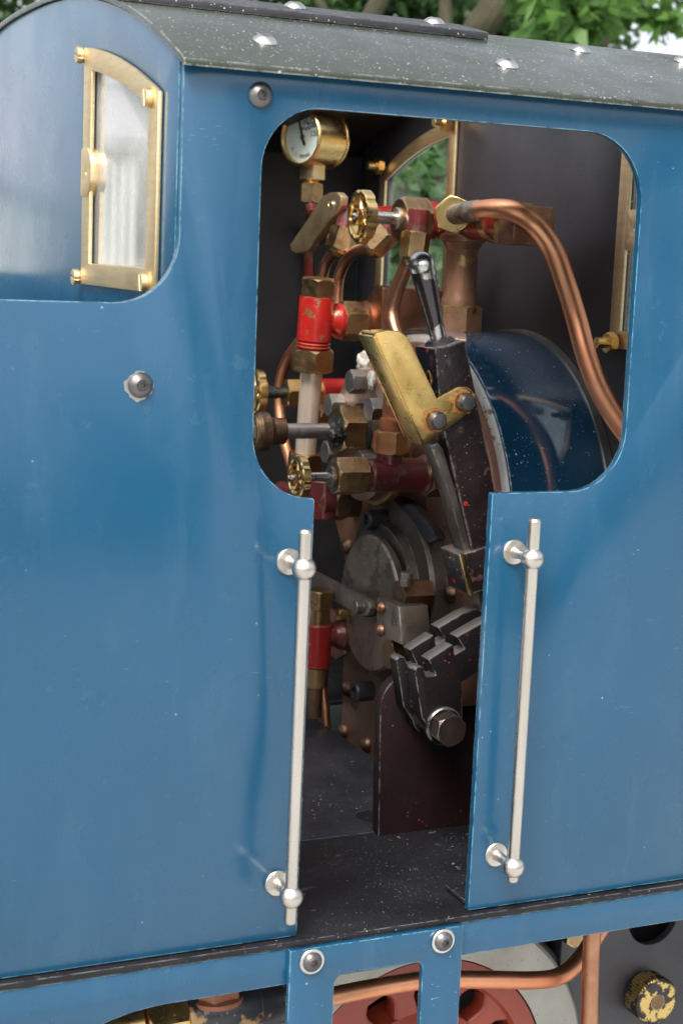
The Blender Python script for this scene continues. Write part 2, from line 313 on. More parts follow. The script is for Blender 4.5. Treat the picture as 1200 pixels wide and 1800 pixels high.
    def tube(s, pts, r, seg=18, sub=8, caps=True, flat=1., ref=None):
        pts = [V(p) for p in pts]; rr = r if isinstance(r, (list, tuple)) else [r]*len(pts)
        q = [pts[0]*2-pts[1]]+pts+[pts[-1]*2-pts[-2]]; path = []; rad = []
        for i in range(1, len(q)-2):
            for k in range(sub):
                t = k/sub; a, b_, c, d = q[i-1:i+3]
                path.append(.5*((2*b_)+(c-a)*t+(2*a-5*b_+4*c-d)*t*t+(3*b_-a-3*c+d)*t**3)); rad.append(rr[i-1]+(rr[i]-rr[i-1])*t)
        path.append(pts[-1]); rad.append(rr[-1])
        b = bmesh.new(); tan = (path[1]-path[0]).normalized(); x = frame(tan, ref)[0]; prev = None; first = None
        for i, p in enumerate(path):
            t = (path[min(i+1, len(path)-1)]-path[max(i-1, 0)]).normalized(); x = (x-t*x.dot(t)).normalized(); y = t.cross(x)
            ring = [b.verts.new(p+(x*math.cos(2*PI*k/seg)+y*math.sin(2*PI*k/seg)*flat)*rad[i]) for k in range(seg)]
            if prev:
                for k in range(seg): b.faces.new((prev[k], prev[(k+1) % seg], ring[(k+1) % seg], ring[k]))
            else: first = ring
            prev = ring
        if caps: b.faces.new(first[::-1]); b.faces.new(prev)
        bmesh.ops.recalc_face_normals(b, faces=b.faces)
        return s.merge(b)
WM = {}
def link(o, parent, M):
    SC.collection.objects.link(o)
    if parent is not None: o.parent = parent; o.matrix_parent_inverse = WM[parent.name].inverted()
    o.matrix_basis = M; WM[o.name] = M; return o
def put(name, g, m, parent=None, label=None, cat=None, group=None, kind=None, origin=None, smooth=24):
    bm = g.bm; co = [v.co for v in bm.verts]
    lo = V([min(c[i] for c in co) for i in range(3)]); hi = V([max(c[i] for c in co) for i in range(3)])
    o0 = origin if origin is not None else (lo+hi)/2
    for v in bm.verts: v.co -= o0
    me = bpy.data.meshes.new(name); bm.to_mesh(me); bm.free()
    me.polygons.foreach_set('use_smooth', [True]*len(me.polygons))
    try: me.set_sharp_from_angle(angle=math.radians(smooth))
    except Exception: pass
    me.materials.append(MATS[m]); o = bpy.data.objects.new(name, me)
    link(o, parent, Matrix.Translation(o0))
    for k, v in (('label', label), ('category', cat), ('group', group), ('kind', kind)):
        if v: o[k] = v
    return o
def dup(o, delta, parent=None, label=None, rot=None):
    c = o.copy(); M = Matrix.Translation(WM[o.name].translation+delta)
    if rot is not None: M = M @ rot
    c.parent = None
    link(c, parent if parent is not None else o.parent, M)
    if label: c['label'] = label
    elif 'label' in c: del c['label']
    return c
def fillet(pts, seg=10):
    """pts: (a, b, radius) in a plane; returns rounded outline"""
    out = []; n = len(pts)
    for i in range(n):
        p = V(pts[i][:2]); r = pts[i][2] if len(pts[i]) > 2 else 0
        if not r: out.append(p); continue
        a = (V(pts[i-1][:2])-p).normalized(); c = (V(pts[(i+1) % n][:2])-p).normalized()
        th = math.acos(max(-1, min(1, a.dot(c)))); d = r/math.tan(th/2); m = (a+c).normalized(); ctr = p+m*(r/math.sin(th/2))
        s0 = p+a*d-ctr; s1 = p+c*d-ctr; a0 = math.atan2(s0.y, s0.x); a1 = math.atan2(s1.y, s1.x); da = (a1-a0+PI) % (2*PI)-PI
        out += [ctr+V((math.cos(a0+da*k/seg), math.sin(a0+da*k/seg)))*r for k in range(seg+1)]
    return out
def circ(c, r, n=32, a0=0, a1=2*PI):
    return [V((c[0]+math.cos(a0+(a1-a0)*k/n)*r, c[1]+math.sin(a0+(a1-a0)*k/n)*r)) for k in range(n)]
def XZ(pts, y): return [V((p[0], y, p[1])) for p in pts]
def YZ(pts, x): return [V((x, p[0], p[1])) for p in pts]
def text(body, size, origin, xdir, ydir, m, name, parent, ext=.0006):
    cu = bpy.data.curves.new('t', 'FONT'); cu.body = body; cu.size = size; cu.extrude = ext/size*size; cu.align_x = 'CENTER'; cu.align_y = 'CENTER'
    to = bpy.data.objects.new('t', cu); SC.collection.objects.link(to); dg = bpy.context.evaluated_depsgraph_get()
    me = bpy.data.meshes.new_from_object(to.evaluated_get(dg)); bpy.data.objects.remove(to); bpy.data.curves.remove(cu)
    g = G(); n = xdir.cross(ydir); M = Matrix(((xdir.x, ydir.x, n.x), (xdir.y, ydir.y, n.y), (xdir.z, ydir.z, n.z)))
    for v in me.vertices: v.co = M @ v.co + origin
    g.bm.from_mesh(me); bpy.data.meshes.remove(me); return put(name, g, m, parent)

# ------------------------------------------------------------------ the locomotive
W2 = 2.3; WID = 4.6; XE = -.69; XF = 2.13          # half width, width, rear and front plates of the cab
loco = bpy.data.objects.new('miniature_locomotive', None); link(loco, None, Matrix.Translation((.7, W2, -1.6)))
loco['label'] = 'blue miniature steam locomotive with open cab showing its backhead, brass valves and levers'; loco['category'] = 'locomotive'
def arch(y): return 4.262-.43*abs((y-W2)/W2)**2.4
# ---- near side sheet
def side(xs=1):
    return fillet([(-3.2, .486), (-.119, .486), (-.117, 2.255, .01), (-.376, 2.255, .25), (-.380, 3.706, .23), (1.278, 3.706, .27),
                   (1.284, 2.257, .25), (.664, 2.257, .008), (.662, .486), (2.19, .486), (2.19, 3.832), (-.684, 3.832), (-.684, 2.978, .24), (-3.2, 2.978)])
ss = put('side_sheet', G().prism(XZ(side(), 0), V((0, .032, 0)), .005), 'blue_paint', loco, 'near blue cab side with rounded cutout and doorway')
put('side_sheet', G().prism([V((-3.2, WID-.03, .486)), V((2.19, WID-.03, .486)), V((2.19, WID-.03, 3.84)), V((-.684, WID-.03, 3.84)), V((-.684, WID-.03, 2.978)), V((-3.2, WID-.03, 2.978))], V((0, .03, 0)), .005), 'blue_paint', loco, 'far blue cab side')
g = G().prism([V((-.655, WID-.045, .49)), V((2.12, WID-.045, .49)), V((2.12, WID-.045, 3.84)), V((-.655, WID-.045, 3.84))], V((0, .012, 0)), 0)
put('lining_panel', g, 'black_matt', loco)
# black inner face of the near side sheet
g = G().prism(XZ(fillet([(-.655, .5), (-.14, .5), (-.137, 2.235, .01), (-.4, 2.235, .25), (-.402, 3.728, .23), (1.3, 3.728, .27), (1.306, 2.235, .25), (.69, 2.235, .01), (.69, .5), (2.12, .5), (2.12, 3.82), (-.655, 3.82)]), .034), V((0, .008, 0)), 0)
put('lining_panel', g, 'black_matt', loco)
# door lip angle lying on the floor behind the right-hand sheet
put('corner_lip', G().box(V((1.1, .14, .495)), (.84, .2, .014), bev=.002), 'black_floor', loco)

# ---- rear end sheet and front plate (with arched windows)
def win(ys, sh=0, flip=False, sz=None):
    """arched window outline (y, z); sh insets the stiles, sz the rails; highest towards the middle of the cab"""
    sz = sh if sz is None else sz
    ya, yb, zb, z0, z1, bu = (.2, 1.23, 3.01, 3.74, 3.994, .035) if ys == 'rear' else (.37, 1.41, 2.769, 3.722, 4.014, .06)
    a, b = ya+sh, yb-sh
    zt = lambda y: z0+(z1-z0)*(y-ya)/(yb-ya)+bu*4*((y-ya)/(yb-ya))*(1-(y-ya)/(yb-ya))
    pts = [(a, zb+sz), (b, zb+sz)]+[(b-(b-a)*k/12, zt(b-(b-a)*k/12)-sz) for k in range(13)]
    if flip: pts = [(WID-p[0], p[1]) for p in pts]
    return [V(p) for p in pts]
def endplate(x, t, ys, z0, mat_, inner, lab):
    prof = [(0.034, z0), (WID-.034, z0)]+[(WID-.034-(WID-.068)*k/60, arch(WID-.034-(WID-.068)*k/60)) for k in range(61)]
    hs = [YZ(win(ys, .07, f), x) for f in (False, True)]
    o = put('end_sheet', G().prism([YZ(prof, x)]+hs, V((t, 0, 0)), .004), mat_, loco, lab)
    if inner:
        xi = x+t+.002 if t > 0 else x
        prof = [(0.05, z0+.02), (WID-.05, z0+.02)]+[(WID-.05-(WID-.1)*k/60, arch(WID-.05-(WID-.1)*k/60)-.02) for k in range(61)]
        hs = [YZ(win(ys, .072, f), xi) for f in (False, True)]
        put('lining_panel', G().prism([YZ(prof, xi)]+hs, V((.006, 0, 0)), 0), 'black_matt', loco)
    return o
endplate(XE, .03, 'rear', 2.86, 'blue_paint', True, 'blue rear cab sheet rising to the roof arch')
endplate(XF, .035, 'front', .3, 'black_satin', False, 'dark front cab plate behind the boiler')
put('cab_front_skin', G().prism([YZ([(0.034, .52), (WID-.034, .52)]+[(WID-.034-(WID-.068)*k/60, arch(WID-.034-(WID-.068)*k/60)) for k in range(61)], XF+.038)]+[YZ(win('front', .07, f), XF+.038) for f in (False, True)], V((.01, 0, 0)), 0), 'blue_paint', loco)
put('drag_plate', G().box(V((1.0, 2.95, .1)), (3.4, 3.2, .04), bev=0), 'frame_black', loco)
put('main_frame', G().box(V((.7, 1.62, -.6)), (7, .04, 1.6), bev=0), 'frame_black', loco)  # extra plate added behind the frame so its round hole looks dark
def slot_screw(p, ax, r, L, parent, m='brass', name='screw', ang=.6):
    g = G(); x, y, z = frame(ax); x2 = x*math.cos(ang)+y*math.sin(ang); y2 = z.cross(x2)
    for sg in (1, -1):                       # two half heads either side of the slot
        n = 14; w = r*.13; a0 = math.asin(w/r)
        pts = [p+y2*sg*(math.sin(a0+(PI-2*a0)*k/n)*r)+x2*(math.cos(a0+(PI-2*a0)*k/n)*r) for k in range(n+1)]
        g.prism(pts, z*L, r*.08, 1)
    g.lathe(p-z*L*.2, z, [(0, r*.9), (L*.75, r*.9)], 20)
    return put(name, g, m, parent)
def window(ys, flip, x, nx, t=.018):
    out = win(ys, 0, flip); inn = win(ys, .118 if ys == 'rear' else .09, flip, .09)
    fr = put('window_frame', G().prism([YZ(out, x), YZ(inn, x)], V((nx*t, 0, 0)), .004), 'brushed_brass', loco)
    gx = x+(.012 if nx < 0 else -.012)
    put('glass_pane', G().prism(YZ(win(ys, .09, flip), gx), V((.008, 0, 0)), 0), 'pale_dusty_glass' if ys == 'rear' else 'window_glass' if flip else 'hazed_glass', fr)
    return fr, out
fr, out = window('rear', False, XE-.004, -1)
xs_ = XE-.022
for q, an in ((P(145, 97, X=xs_), 1.3), (P(265, 172, X=xs_), .2), (P(138, 487, X=xs_), 1.4), (P(257, 497, X=xs_), .3)):
    slot_screw(q, -EX, .035, .026, fr, m='brushed_brass', ang=an)
# pivot tab on the frame with its small hole
c = P(153, 303, X=xs_)
g = G().prism([YZ(fillet([(c.y+.08, c.z-.1, .02), (c.y+.08, c.z+.1, .02), (c.y-.02, c.z+.1, .03), (c.y-.075, c.z+.05, .05), (c.y-.075, c.z-.05, .05), (c.y-.02, c.z-.1, .03)], 5), xs_-.004), YZ(circ((c.y, c.z), .012, 10), xs_-.004)], V((.034, 0, 0)), .002)
put('pivot_tab', g, 'brushed_brass', fr)
put('catch_knob', G().lathe(V((XE+.02, c.y-.12, c.z)), EX, [(0, .05), (.03, .055), (.05, .03), (.1, .022), (.14, 0)], 20), 'brass', fr)
window('rear', True, XE-.004, -1)
for f in (False, True):
    fr, out = window('front', f, XF-.004, -1)
    ye = (.39, 1.36) if not f else (WID-.39, WID-1.36)
    if f: qs = [P(790, 217, X=XF-.034), P(672, 292, X=XF-.034)]
    else: qs = [P(1079, 603, X=XF-.034)]
    for q in qs:
        g = G().cyl(q, q-EX*.11, .028, seg=14); o = put('stud', g, 'brass', fr)
        put('hex_nut', G().hex(q-EX*.005, q-EX*.05, .055), 'brass', o)
    if not f:
        c = P(1118, 405, X=XF-.036)
        g = G().prism([YZ(fillet([(c.y+.07, c.z-.1, .02), (c.y+.07, c.z+.1, .02), (c.y-.02, c.z+.1, .03), (c.y-.07, c.z+.05, .04), (c.y-.07, c.z-.05, .04), (c.y-.02, c.z-.1, .03)], 5), XF-.036), YZ(circ((c.y, c.z), .014, 10), XF-.036)], V((-.018, 0, 0)), .002)
        put('pivot_tab', g, 'brushed_brass', fr)
# beading round the bunker side opening of the rear sheet, seen as the pale vertical seam
0 and put('corner_bead', G().box(V((XE+.028, -.001, 3.42)), (.012, .012, .8), bev=.003), 'blue_paint', loco)

# ---- roof
n = 90; ys_ = [-.055+(WID+.11)*k/n for k in range(n+1)]
prof = [V((-.78, y, arch(y)+.01)) for y in ys_]+[V((-.78, y, arch(y)+.04)) for y in reversed(ys_)]
def roof_piece(x0, x1, y0, y1, parent=None, lab=None):
    ys_ = [y0+(y1-y0)*k/60 for k in range(61)]
    pr = [V((x0, y, arch(y)+.004)) for y in ys_]+[V((x0, y, arch(y)+.03)) for y in reversed(ys_)]
    return put('roof' if parent is None else 'roof_panel', G().prism(pr, V((x1-x0, 0, 0)), .004), 'roof_paint', parent or loco, lab)
for y0, y1 in ((.06, 1.22), (3.87, WID-.06)):
    ys_ = [y0+(y1-y0)*k/40 for k in range(41)]
    put('roof_lining', G().prism([V((-.65, y, arch(y)-.004)) for y in ys_]+[V((-.65, y, arch(y)-.012)) for y in reversed(ys_)], V((2.76, 0, 0)), 0), 'black_matt', loco)
# roof opened out of view to light the fittings from above; the near panel carries the eave
roof = roof_piece(-.703, 2.3, -.055, 1.25, None, 'curved grey green roof speckled with dust')
roof_piece(-.703, 2.3, 3.85, WID+.055, roof); roof_piece(1.95, 2.3, 1.25, 3.85, roof); roof_piece(-.703, -.5, 1.25, 3.85, roof)
yy = [.74+.5*k/20 for k in range(21)]
prof = [V((-.72, y, arch(y)+.032)) for y in yy]+[V((-.72, y, arch(y)+.064)) for y in reversed(yy)]
xs2 = P(858, 66, Y=.74).x
put('hatch_runner', G().prism(prof, V((xs2+.72, 0, 0)), .004), 'black_strip', roof)
def button_bolt(p, ax, r, parent, m, hole=True, name='button_bolt'):
    x, y, z = frame(ax); h = r*.55
    pr = [(0, r*.96), (h*.15, r), (h*.5, r*.88), (h*.8, r*.64), (h*.97, r*.45)]
    g = G().lathe(p, z, pr+[(h*.97, r*.43), (h*.3, r*.40), (h*.3, 0)], 30)
    o = put(name, g, m, parent)
    put('hex_socket', G().lathe(p+z*h*.32, z, [(0, r*.415), (h*.66, r*.415), (h*.66, r*.33), (h*.05, r*.33), (h*.05, 0)], 6), m, o)
    return o
for (u, v, Y0) in ((465, 77, .22), (890, 119, .23)):
    p = P(u, v, Y=Y0); p.z = arch(p.y)+.029; nn = V((0, -.42, 1)).normalized(); button_bolt(p, nn, .047, roof, 'bright_steel')
for u in (518, 762):
    p = P(u, 20 if u < 600 else 46, Y=.9); p.z = arch(p.y)+.063; button_bolt(p, V((0, -.25, 1)), .047, roof, 'bright_steel')
for u, v in ((1020, 74), (1200, 110)):
    p = P(u, v, Y=.72); p.z = arch(p.y)+.029; button_bolt(p, V((0, -.3, 1)), .047, roof, 'bright_steel')
for (u, v) in ((458, 167), (247, 677)):
    p = P(u, v, Y=-.001); button_bolt(p, -EY, .047, ss, 'gunmetal')
    put('chipped_ring', G().lathe(p+V((-.006, .001, -.004)), -EY, [(0, 0), (0, .052), (.002, .052), (.002, 0)], 40, mod=lambda i: 1+.05*math.sin(i*1.7)+.07*math.sin(i*.63+u)), 'grey_steel', ss) if v > 500 else None

# ---- handrails
def handrail(x, lab):
    zt, zb, yo = 2.014, .72, -.148
    top, bot = (2.165, .61) if x < 0 else (2.178, .655)
    rail = put('handrail', G().lathe(V((x, yo, bot)), EZ, [(0, .018), (.004, .022), (.012, .025), (top-bot-.012, .026), (top-bot-.002, .02), (top-bot, .012)], 24), 'nickel', loco, lab)
    for z in (zt, zb):
        g = G().sphere(V((x, yo, z)), .047, seg=28)
        k = put('knob', g, 'nickel', rail)
        # turned stem and flange
        put('stem', G().lathe(V((x, -.002, z)), -EY, [(0, .05), (.006, .053), (.012, .049), (.016, .026), (.05, .02), (.11, .019)], 28), 'nickel', rail)
handrail(-.212, 'left handrail beside the doorway'); handrail(.778, 'right handrail beside the doorway')

# ---- footplate, floor, valance
fp = put('footplate', G().box(V((0.4, .74, .463)), (8, 1.54, .028), bev=.004), 'black_floor', loco)
hc = P(640, 1443, Z=.47)
put('cab_floor', G().prism([[V((-.65, .975, .482)), V((1.17, .975, .482)), V((1.17, 4.55, .482)), V((-.65, 4.55, .482))], [V((hc.x+.07+.1*math.cos(t), hc.y+.02+.09*math.sin(t), .482)) for t in [2*PI*k/20 for k in range(20)]]], V((0, 0, -.03)), .004), 'slate_floor', loco)
vf = -.022
vl = fillet([(-4.2, .446), (4.4, .446), (4.4, .30), (.9, .30), (-.88, .29, .9), (-1.5, -.05, .3), (-2.6, -.05, .3), (-3, .3, .3), (-4.2, .3)], 16)
put('valance', G().prism(XZ(vl, vf), V((0, .03, 0)), .004), 'blue_paint', loco)
hp = [(P(505, 1665, Y=vf).x, .448), (P(808, 1625, Y=vf).x, .448)]
xa, xb = hp[0][0], hp[1][0]
wa, wb = P(582, 1720, Y=vf).x, P(736, 1700, Y=vf).x
outl = XZ(fillet([(xa, .448), (xb, .448), (xb, -1.0), (xa, -1.0)]), vf-.032)
hole = XZ(fillet([(wa, P(582, 1714, Y=vf-.03).z, .05), (wb, P(730, 1692, Y=vf-.03).z, .03), (wb, -.8, .05), (wa, -.8, .05)]), vf-.032)
hg = put('step_hanger', G().prism([outl, hole], V((0, .03, 0)), .004), 'blue_paint', loco, 'blue step plate with rectangular opening')
for u, v in ((547, 1689), (777, 1653)):
    p = P(u, v, Y=vf-.034)
    o = put('washer', G().lathe(p, -EY, [(0, .03), (0, .052), (.01, .053), (.013, .05), (.013, .03), (0, .03)], 30), 'bright_steel', hg)
    button_bolt(p-EY*.012, -EY, .041, hg, 'gunmetal')

# ---- below the footplate
fr_y = 1.25
fm = put('main_frame', G().prism([XZ([(-3, -1.6), (4.3, -1.6), (4.3, .2), (-3, .2)], fr_y), XZ(circ((P(1148, 1612, Y=fr_y).x, P(1148, 1612, Y=fr_y).z), .16, 30), fr_y)], V((0, .05, 0)), .005), 'frame_black', loco)
wc = V((.94, .85, -.84)); wr = .93
ty = put('wheel', G().lathe(wc, EY, [(0, wr*.745), (0, wr*.98), (.02, wr), (.26, wr), (.27, wr*1.06), (.3, wr*1.06), (.3, wr*.745), (0, wr*.745)], 96), 'tyre_steel', loco, 'red spoked driving wheel with bare steel tyre')
g = G().lathe(wc+EY*.005, EY, [(0, wr*.70), (-.0, wr*.735), (.02, wr*.745), (.2, wr*.745), (.2, wr*.61), (.03, wr*.61), (.0, wr*.63), (0, wr*.70)], 96)
put('wheel_rim', g, 'red_oxide', ty)
for k in range(12):
    a = 2*PI*k/12+.18; d = V((math.cos(a), 0, math.sin(a))); s_ = V((-d.z, 0, d.x))
    pts = [wc+d*.18+s_*.1, wc+d*.5+s_*.055, wc+d*wr*.56+s_*.07, wc+d*wr*.65+s_*.16, wc+d*wr*.65-s_*.16, wc+d*wr*.56-s_*.07, wc+d*.5-s_*.055, wc+d*.18-s_*.1]
    put('spoke', G().prism([p+EY*.03 for p in pts], EY*.12, .025, 3), 'red_oxide', ty)
put('hub', G().lathe(wc-EY*.03, EY, [(0, .2), (.02, .24), (.25, .24)], 40), 'red_oxide', ty)
put('crank_web', G().lathe(wc+V((.0, -.0, .0)), EY, [(0, wr*.40), (.03, wr*.44), (.2, wr*.46)], 60), 'red_oxide', ty)
# copper feed pipes
py = .5
g = G().tube([P(440, 1790, Y=py), P(520, 1768, Y=py), P(600, 1748, Y=py), P(690, 1731, Y=py), P(760, 1722, Y=py), P(850, 1722, Y=py), P(940, 1723, Y=py), P(985, 1715, Y=py+.02), P(1015, 1690, Y=py+.08), P(1040, 1655, Y=py+.15), P(1075, 1600, Y=py+.22)], .042)
put('feed_pipe', g, 'bright_copper', loco, 'long horizontal copper pipe below the footplate')
p = P(1040, 1640, Y=.36)
put('feed_pipe', G().tube([p+EZ*.3, p, P(1037, 1720, Y=.36), P(1034, 1850, Y=.36)], .041), 'brown_copper', loco, 'upright copper pipe in front of the black frame')
p = P(1155, 1762, Y=fr_y-.16)
kn = put('knurled_knob', G().lathe(p, EY, [(.0, .022), (0, .118), (.012, .132), (.12, .132), (.13, .118), (.13, .06), (.18, .06)], 96, mod=lambda i: 1.0 if i % 2 else .955), 'peeling_brass', loco, 'brass thumb nut with flaking black paint')
put('threaded_bore', G().lathe(p-EY*.003, EY, [(0, .03), (0, .045), (.01, .035), (.02, .045), (.03, .035), (.035, .0)], 24), 'dark_bronze', kn)
put('bracket', G().box(P(1000, 1640, Y=fr_y-.12), (.22, .2, .3), bev=.01), 'frame_black', fm)
o = put('hex_bolt', G().hex(P(1012, 1648, Y=.9), P(1012, 1648, Y=.9)+EY*.1, .06), 'bronze', fm)
for (u, v, Y0, r) in ((930, 1655, 1.1, .07), (912, 1650, 1.05, .05)):
    p = P(u, v, Y=Y0); put('brake_rod', G().tube([p+V((-.12, 0, .14)), p, p+V((.14, 0, -.14)), p+V((.24, 0, -.36))], r*.7), 'frame_black', fm)
# injector body left
iy = .32
a, b = P(322, 1787, Y=iy), P(485, 1757, Y=iy)
inj = put('injector', G().lathe(a, b-a, [(0, .1), (.01, .105), ((b-a).length*.75, .105), ((b-a).length*.76, .115), ((b-a).length, .115)], 40), 'peeling_black', loco, 'black injector body with peeling paint and brass unions')
d = (b-a).normalized()
put('union_nut', G().hex(b-d*.0, b+d*.075, .135, ph=.3), 'brass', inj); put('union_nut', G().hex(b+d*.08, b+d*.13, .12, ph=.5), 'brass', inj)
put('union_nut', G().hex(a-d*.17, a-d*.0, .12, ph=.2), 'brass', inj); put('end_cap', G().cyl(a-d*.36, a-d*.18, .08), 'brass', inj)
p = P(376, 1762, Y=iy); put('union_nut', G().hex(p+EZ*.02, p+EZ*.26, .115, ph=.2), 'peeling_copper', inj, 'copper top union flaking black')
put('flange_ring', G().lathe(p+EZ*.0, EZ, [(0, .08), (.02, .125), (.04, .125), (.05, .1)], 30), 'peeling_copper', inj)
p = P(287, 1728, Y=.7); put('threaded_boss', G().lathe(p-EX*.12, EX, [(0, 0)]+[(k*.012, .085+.012*(k % 2)) for k in range(20)], 24), 'worn_steel', loco)
put('equalising_beam', G().box(P(190, 1790, Y=1.0), (1.4, .08, .5), bev=.02), 'frame_black', loco)

# ---- boiler
BC = V((0, W2, 1.73)); XB = 1.45
def bh_outline(r, w, z0, n=80):
    pts = [(W2-w, z0), (W2+w, z0), (W2+w+.04, 1.2)]; a0 = -.25
    pts = [(W2-w, z0, .08), (W2+w, z0, .08), (W2+w+.05, 1.15, .15)]
    o = fillet(pts+[(W2, 1.2)])[:-1]
    return o+[V((W2+math.cos(t)*r, 1.73+math.sin(t)*r)) for t in [-.12+(PI+.24)*k/n for k in range(n+1)]]+[V((W2-w-.05, 1.15))]
bo = bh_outline(1.0, .73, .18)
bk = put('backhead', G().prism(YZ(bo, XB), V((.06, 0, 0)), .03, 3), 'copper_plate', loco, 'tarnished copper boiler backhead with rivets')
put('lagging', G().prism([YZ(bh_outline(1.05, .77, .14), XB+.045), YZ(bh_outline(.99, .72, .2), XB+.045)], V((.05, 0, 0)), .008), 'lagging', loco)
BR_ = 1.068
put('boiler_cladding', G().prism(YZ(bh_outline(BR_, .79, .12, 140), XB+.061), V((XF-XB+1.2, 0, 0)), .006), 'blue_gloss', loco, 'glossy dark blue boiler cladding')
put('cladding_band', G().lathe(V((XF-.05, W2, 1.73)), EX, [(0, BR_-.01), (0, BR_+.012), (.045, BR_+.012), (.045, BR_-.01), (0, BR_-.01)], 128), 'grey_steel', loco)
def rivet(p, r, parent, m='copper_plate', ax=-EX, name='rivet'):
    g = G().lathe(p, ax, [(0, r), (r*.15, r), (r*.5, r*.8), (r*.75, r*.45), (r*.82, 0)], 18); return put(name, g, m, parent)
rv = None
for (u, v) in ((628, 893), (757, 938), (793, 1042), (611, 1209), (605, 1285), (645, 1308), (612, 960), (770, 1180), (700, 1290), (740, 1270), (597, 1130), (806, 960)):
    p = P(u, v, X=XB-.001)
    if rv is None: rv = rivet(p, .052, bk, 'dark_bronze')
    else: dup(rv, p-P(628, 893, X=XB-.001))
# steam block on the boiler top
p0 = P(672, 505, X=1.42); zb0 = alongv(p0, EZ, 606).z
g = G().prism([V((1.42, p0.y+.30, zb0)), V((1.42, p0.y, zb0)), p0, V((1.42, p0.y+.10, p0.z+.01)), V((1.42, p0.y+.30, p0.z-.14))], V((.44, 0, 0)), .012)
put('steam_block', g, 'brown_copper', loco, 'brown copper block on top of the backhead')
# regulator housing
rc = P(628, 765, Y=2.36)
rg = put('regulator_flange', G().lathe(rc, EX, [(0, 0), (0, .33), (.02, .36), (.1, .365), (.11, .3), (XB-rc.x, .32)], 60), 'tan_plate', loco)
put('rim_ring', G().lathe(rc+EX*.1, EX, [(0, .3), (0, .385), (.03, .39), (.05, .38), (.05, .3), (0, .3)], 60), 'brass', rg)
for k, (u, v) in enumerate(((638, 671), (600, 712), (672, 719), (594, 794), (655, 812))):
    p = P(u, v, X=rc.x); put('hex_bolt', G().hex(p-EX*.085, p, .066, ph=.2*k), 'grey_steel', rg)
p = P(634, 757, X=rc.x)
put('gland_nut', G().hex(p-EX*.15, p, .14, ph=.1), 'bronze', rg); put('gland_boss', G().cyl(p-EX*.02, p+EX*.04, .15), 'oil_black', rg)
def lump(c, r, m, parent, sc=(1, 1, 1), name='limescale_crust'):
    b = bmesh.new(); bmesh.ops.create_icosphere(b, subdivisions=3, radius=r)
    for v in b.verts: k = 1+.55*noise.noise(v.co*(2.6/r)+c*9)+.25*noise.noise(v.co*(7/r)); v.co = V((v.co.x*sc[0], v.co.y*sc[1], v.co.z*sc[2]))*k+c
    g = G(); g.merge(b); return put(name, g, m, parent, smooth=60)
lump(P(640, 636, X=rc.x+.08), .05, 'limescale', rg, (.8, 1, 1.1)); lump(P(652, 668, X=rc.x-.02), .04, 'limescale', rg, (.4, .8, 1.2))
lump(P(628, 745, X=rc.x-.02), .05, 'limescale', rg, (.3, .8, 1.4)); lump(P(655, 800, X=rc.x), .06, 'oil_black', rg, (.4, 1, .6), 'grease_lump')
lump(P(592, 765, X=rc.x-.2), .05, 'oil_black', rg, (1, .9, .9), 'grease_lump'); lump(P(478, 690, X=1.1), .045, 'oil_black', rg, (1.6, .8, .8), 'grease_lump')
e = along(p, -EX, 486)
sp = put('regulator_spindle', G().cyl(e, p-EX*.1, .042), 'grey_steel', loco, 'horizontal steel spindle with round end boss')
put('oil_residue', G().lathe(p-EX*.2, EX, [(0, .045), (.025, .06), (.04, .085), (.055, .1)], 24), 'oil_black', sp)
put('spindle_boss', G().lathe(e-EX*.13, EX, [(0, 0), (0, .05), (.003, .095), (.02, .105), (.07, .105), (.08, .09), (.1, .075), (.17, .07), (.175, .05)], 40), 'dark_bronze', sp)
put('spindle_nut', G().hex(e-EX*.17, e-EX*.125, .06), 'grey_steel', sp)
put('rim_ring', G().lathe(e-EX*.135, EX, [(0, .07), (0, .088), (.01, .088), (.01, .07), (0, .07)], 40), 'brass', sp)

# ---- handwheel valves
def handwheel(c, ax, r, parent, m='brass', nsp=5, t=None):
    x, y, z = frame(ax); t = t or r*.42
    mod = lambda i: 1-.085*max(0, math.cos(i*2*PI/72*7))**3
    w = G().lathe(c-z*t*.5, z, [(0, r*.82), (0, r*.93), (t*.12, r), (t*.88, r), (t, r*.93), (t, r*.82), (t*.9, r*.76), (t*.1, r*.76), (0, r*.82)], 72, mod=mod)
    wo = put('handwheel', w, m, parent)
    for k in range(nsp):
        a = 2*PI*k/nsp+.3; d = x*math.cos(a)+y*math.sin(a)
        put('spoke', G().tube([c+d*r*.2, c+d*r*.5, c+d*r*.8], [r*.13, r*.09, r*.12], 10, 4), m, wo)
    put('wheel_hub', G().cyl(c-z*t*.4, c+z*t*.3, r*.3), m, wo)
    put('wheel_nut', G().hex(c+z*t*.1, c+z*t*.75, r*.3), 'bronze', wo)
    put('spindle_tip', G().lathe(c+z*t*.7, z, [(0, r*.14), (t*.2, r*.13), (t*.5, 0)], 12), 'bright_steel', wo)
    return wo
# manifold across the boiler top
XM = 1.714
m0, m1 = P(906, 396, X=XM), P(583, 386, X=XM)
pc = P(815, 390, X=XM); zc = pc.z
m0.z = m1.z = zc
mf = put('manifold', G().lathe(m0, EY, [(0, .085), (.02, .1), (m1.y-m0.y-.02, .095), (m1.y-m0.y, .08)], 40), 'deep_red', loco, 'red painted steam manifold across the cab')
put('end_block', G().box(V((XM+.02, m0.y-.07, zc-.02)), (.24, .16, .2), bev=.012), 'red_brown_brass', mf)
put('end_collar', G().box(V((XM, m0.y+.03, zc)), (.2, .07, .2), bev=.012), 'brass', mf)
put('clamp_band', G().lathe(V((XM, m0.y+.16, zc)), EY, [(0, .1), (0, .112), (.06, .112), (.06, .1), (0, .1)], 30), 'bronze', mf)
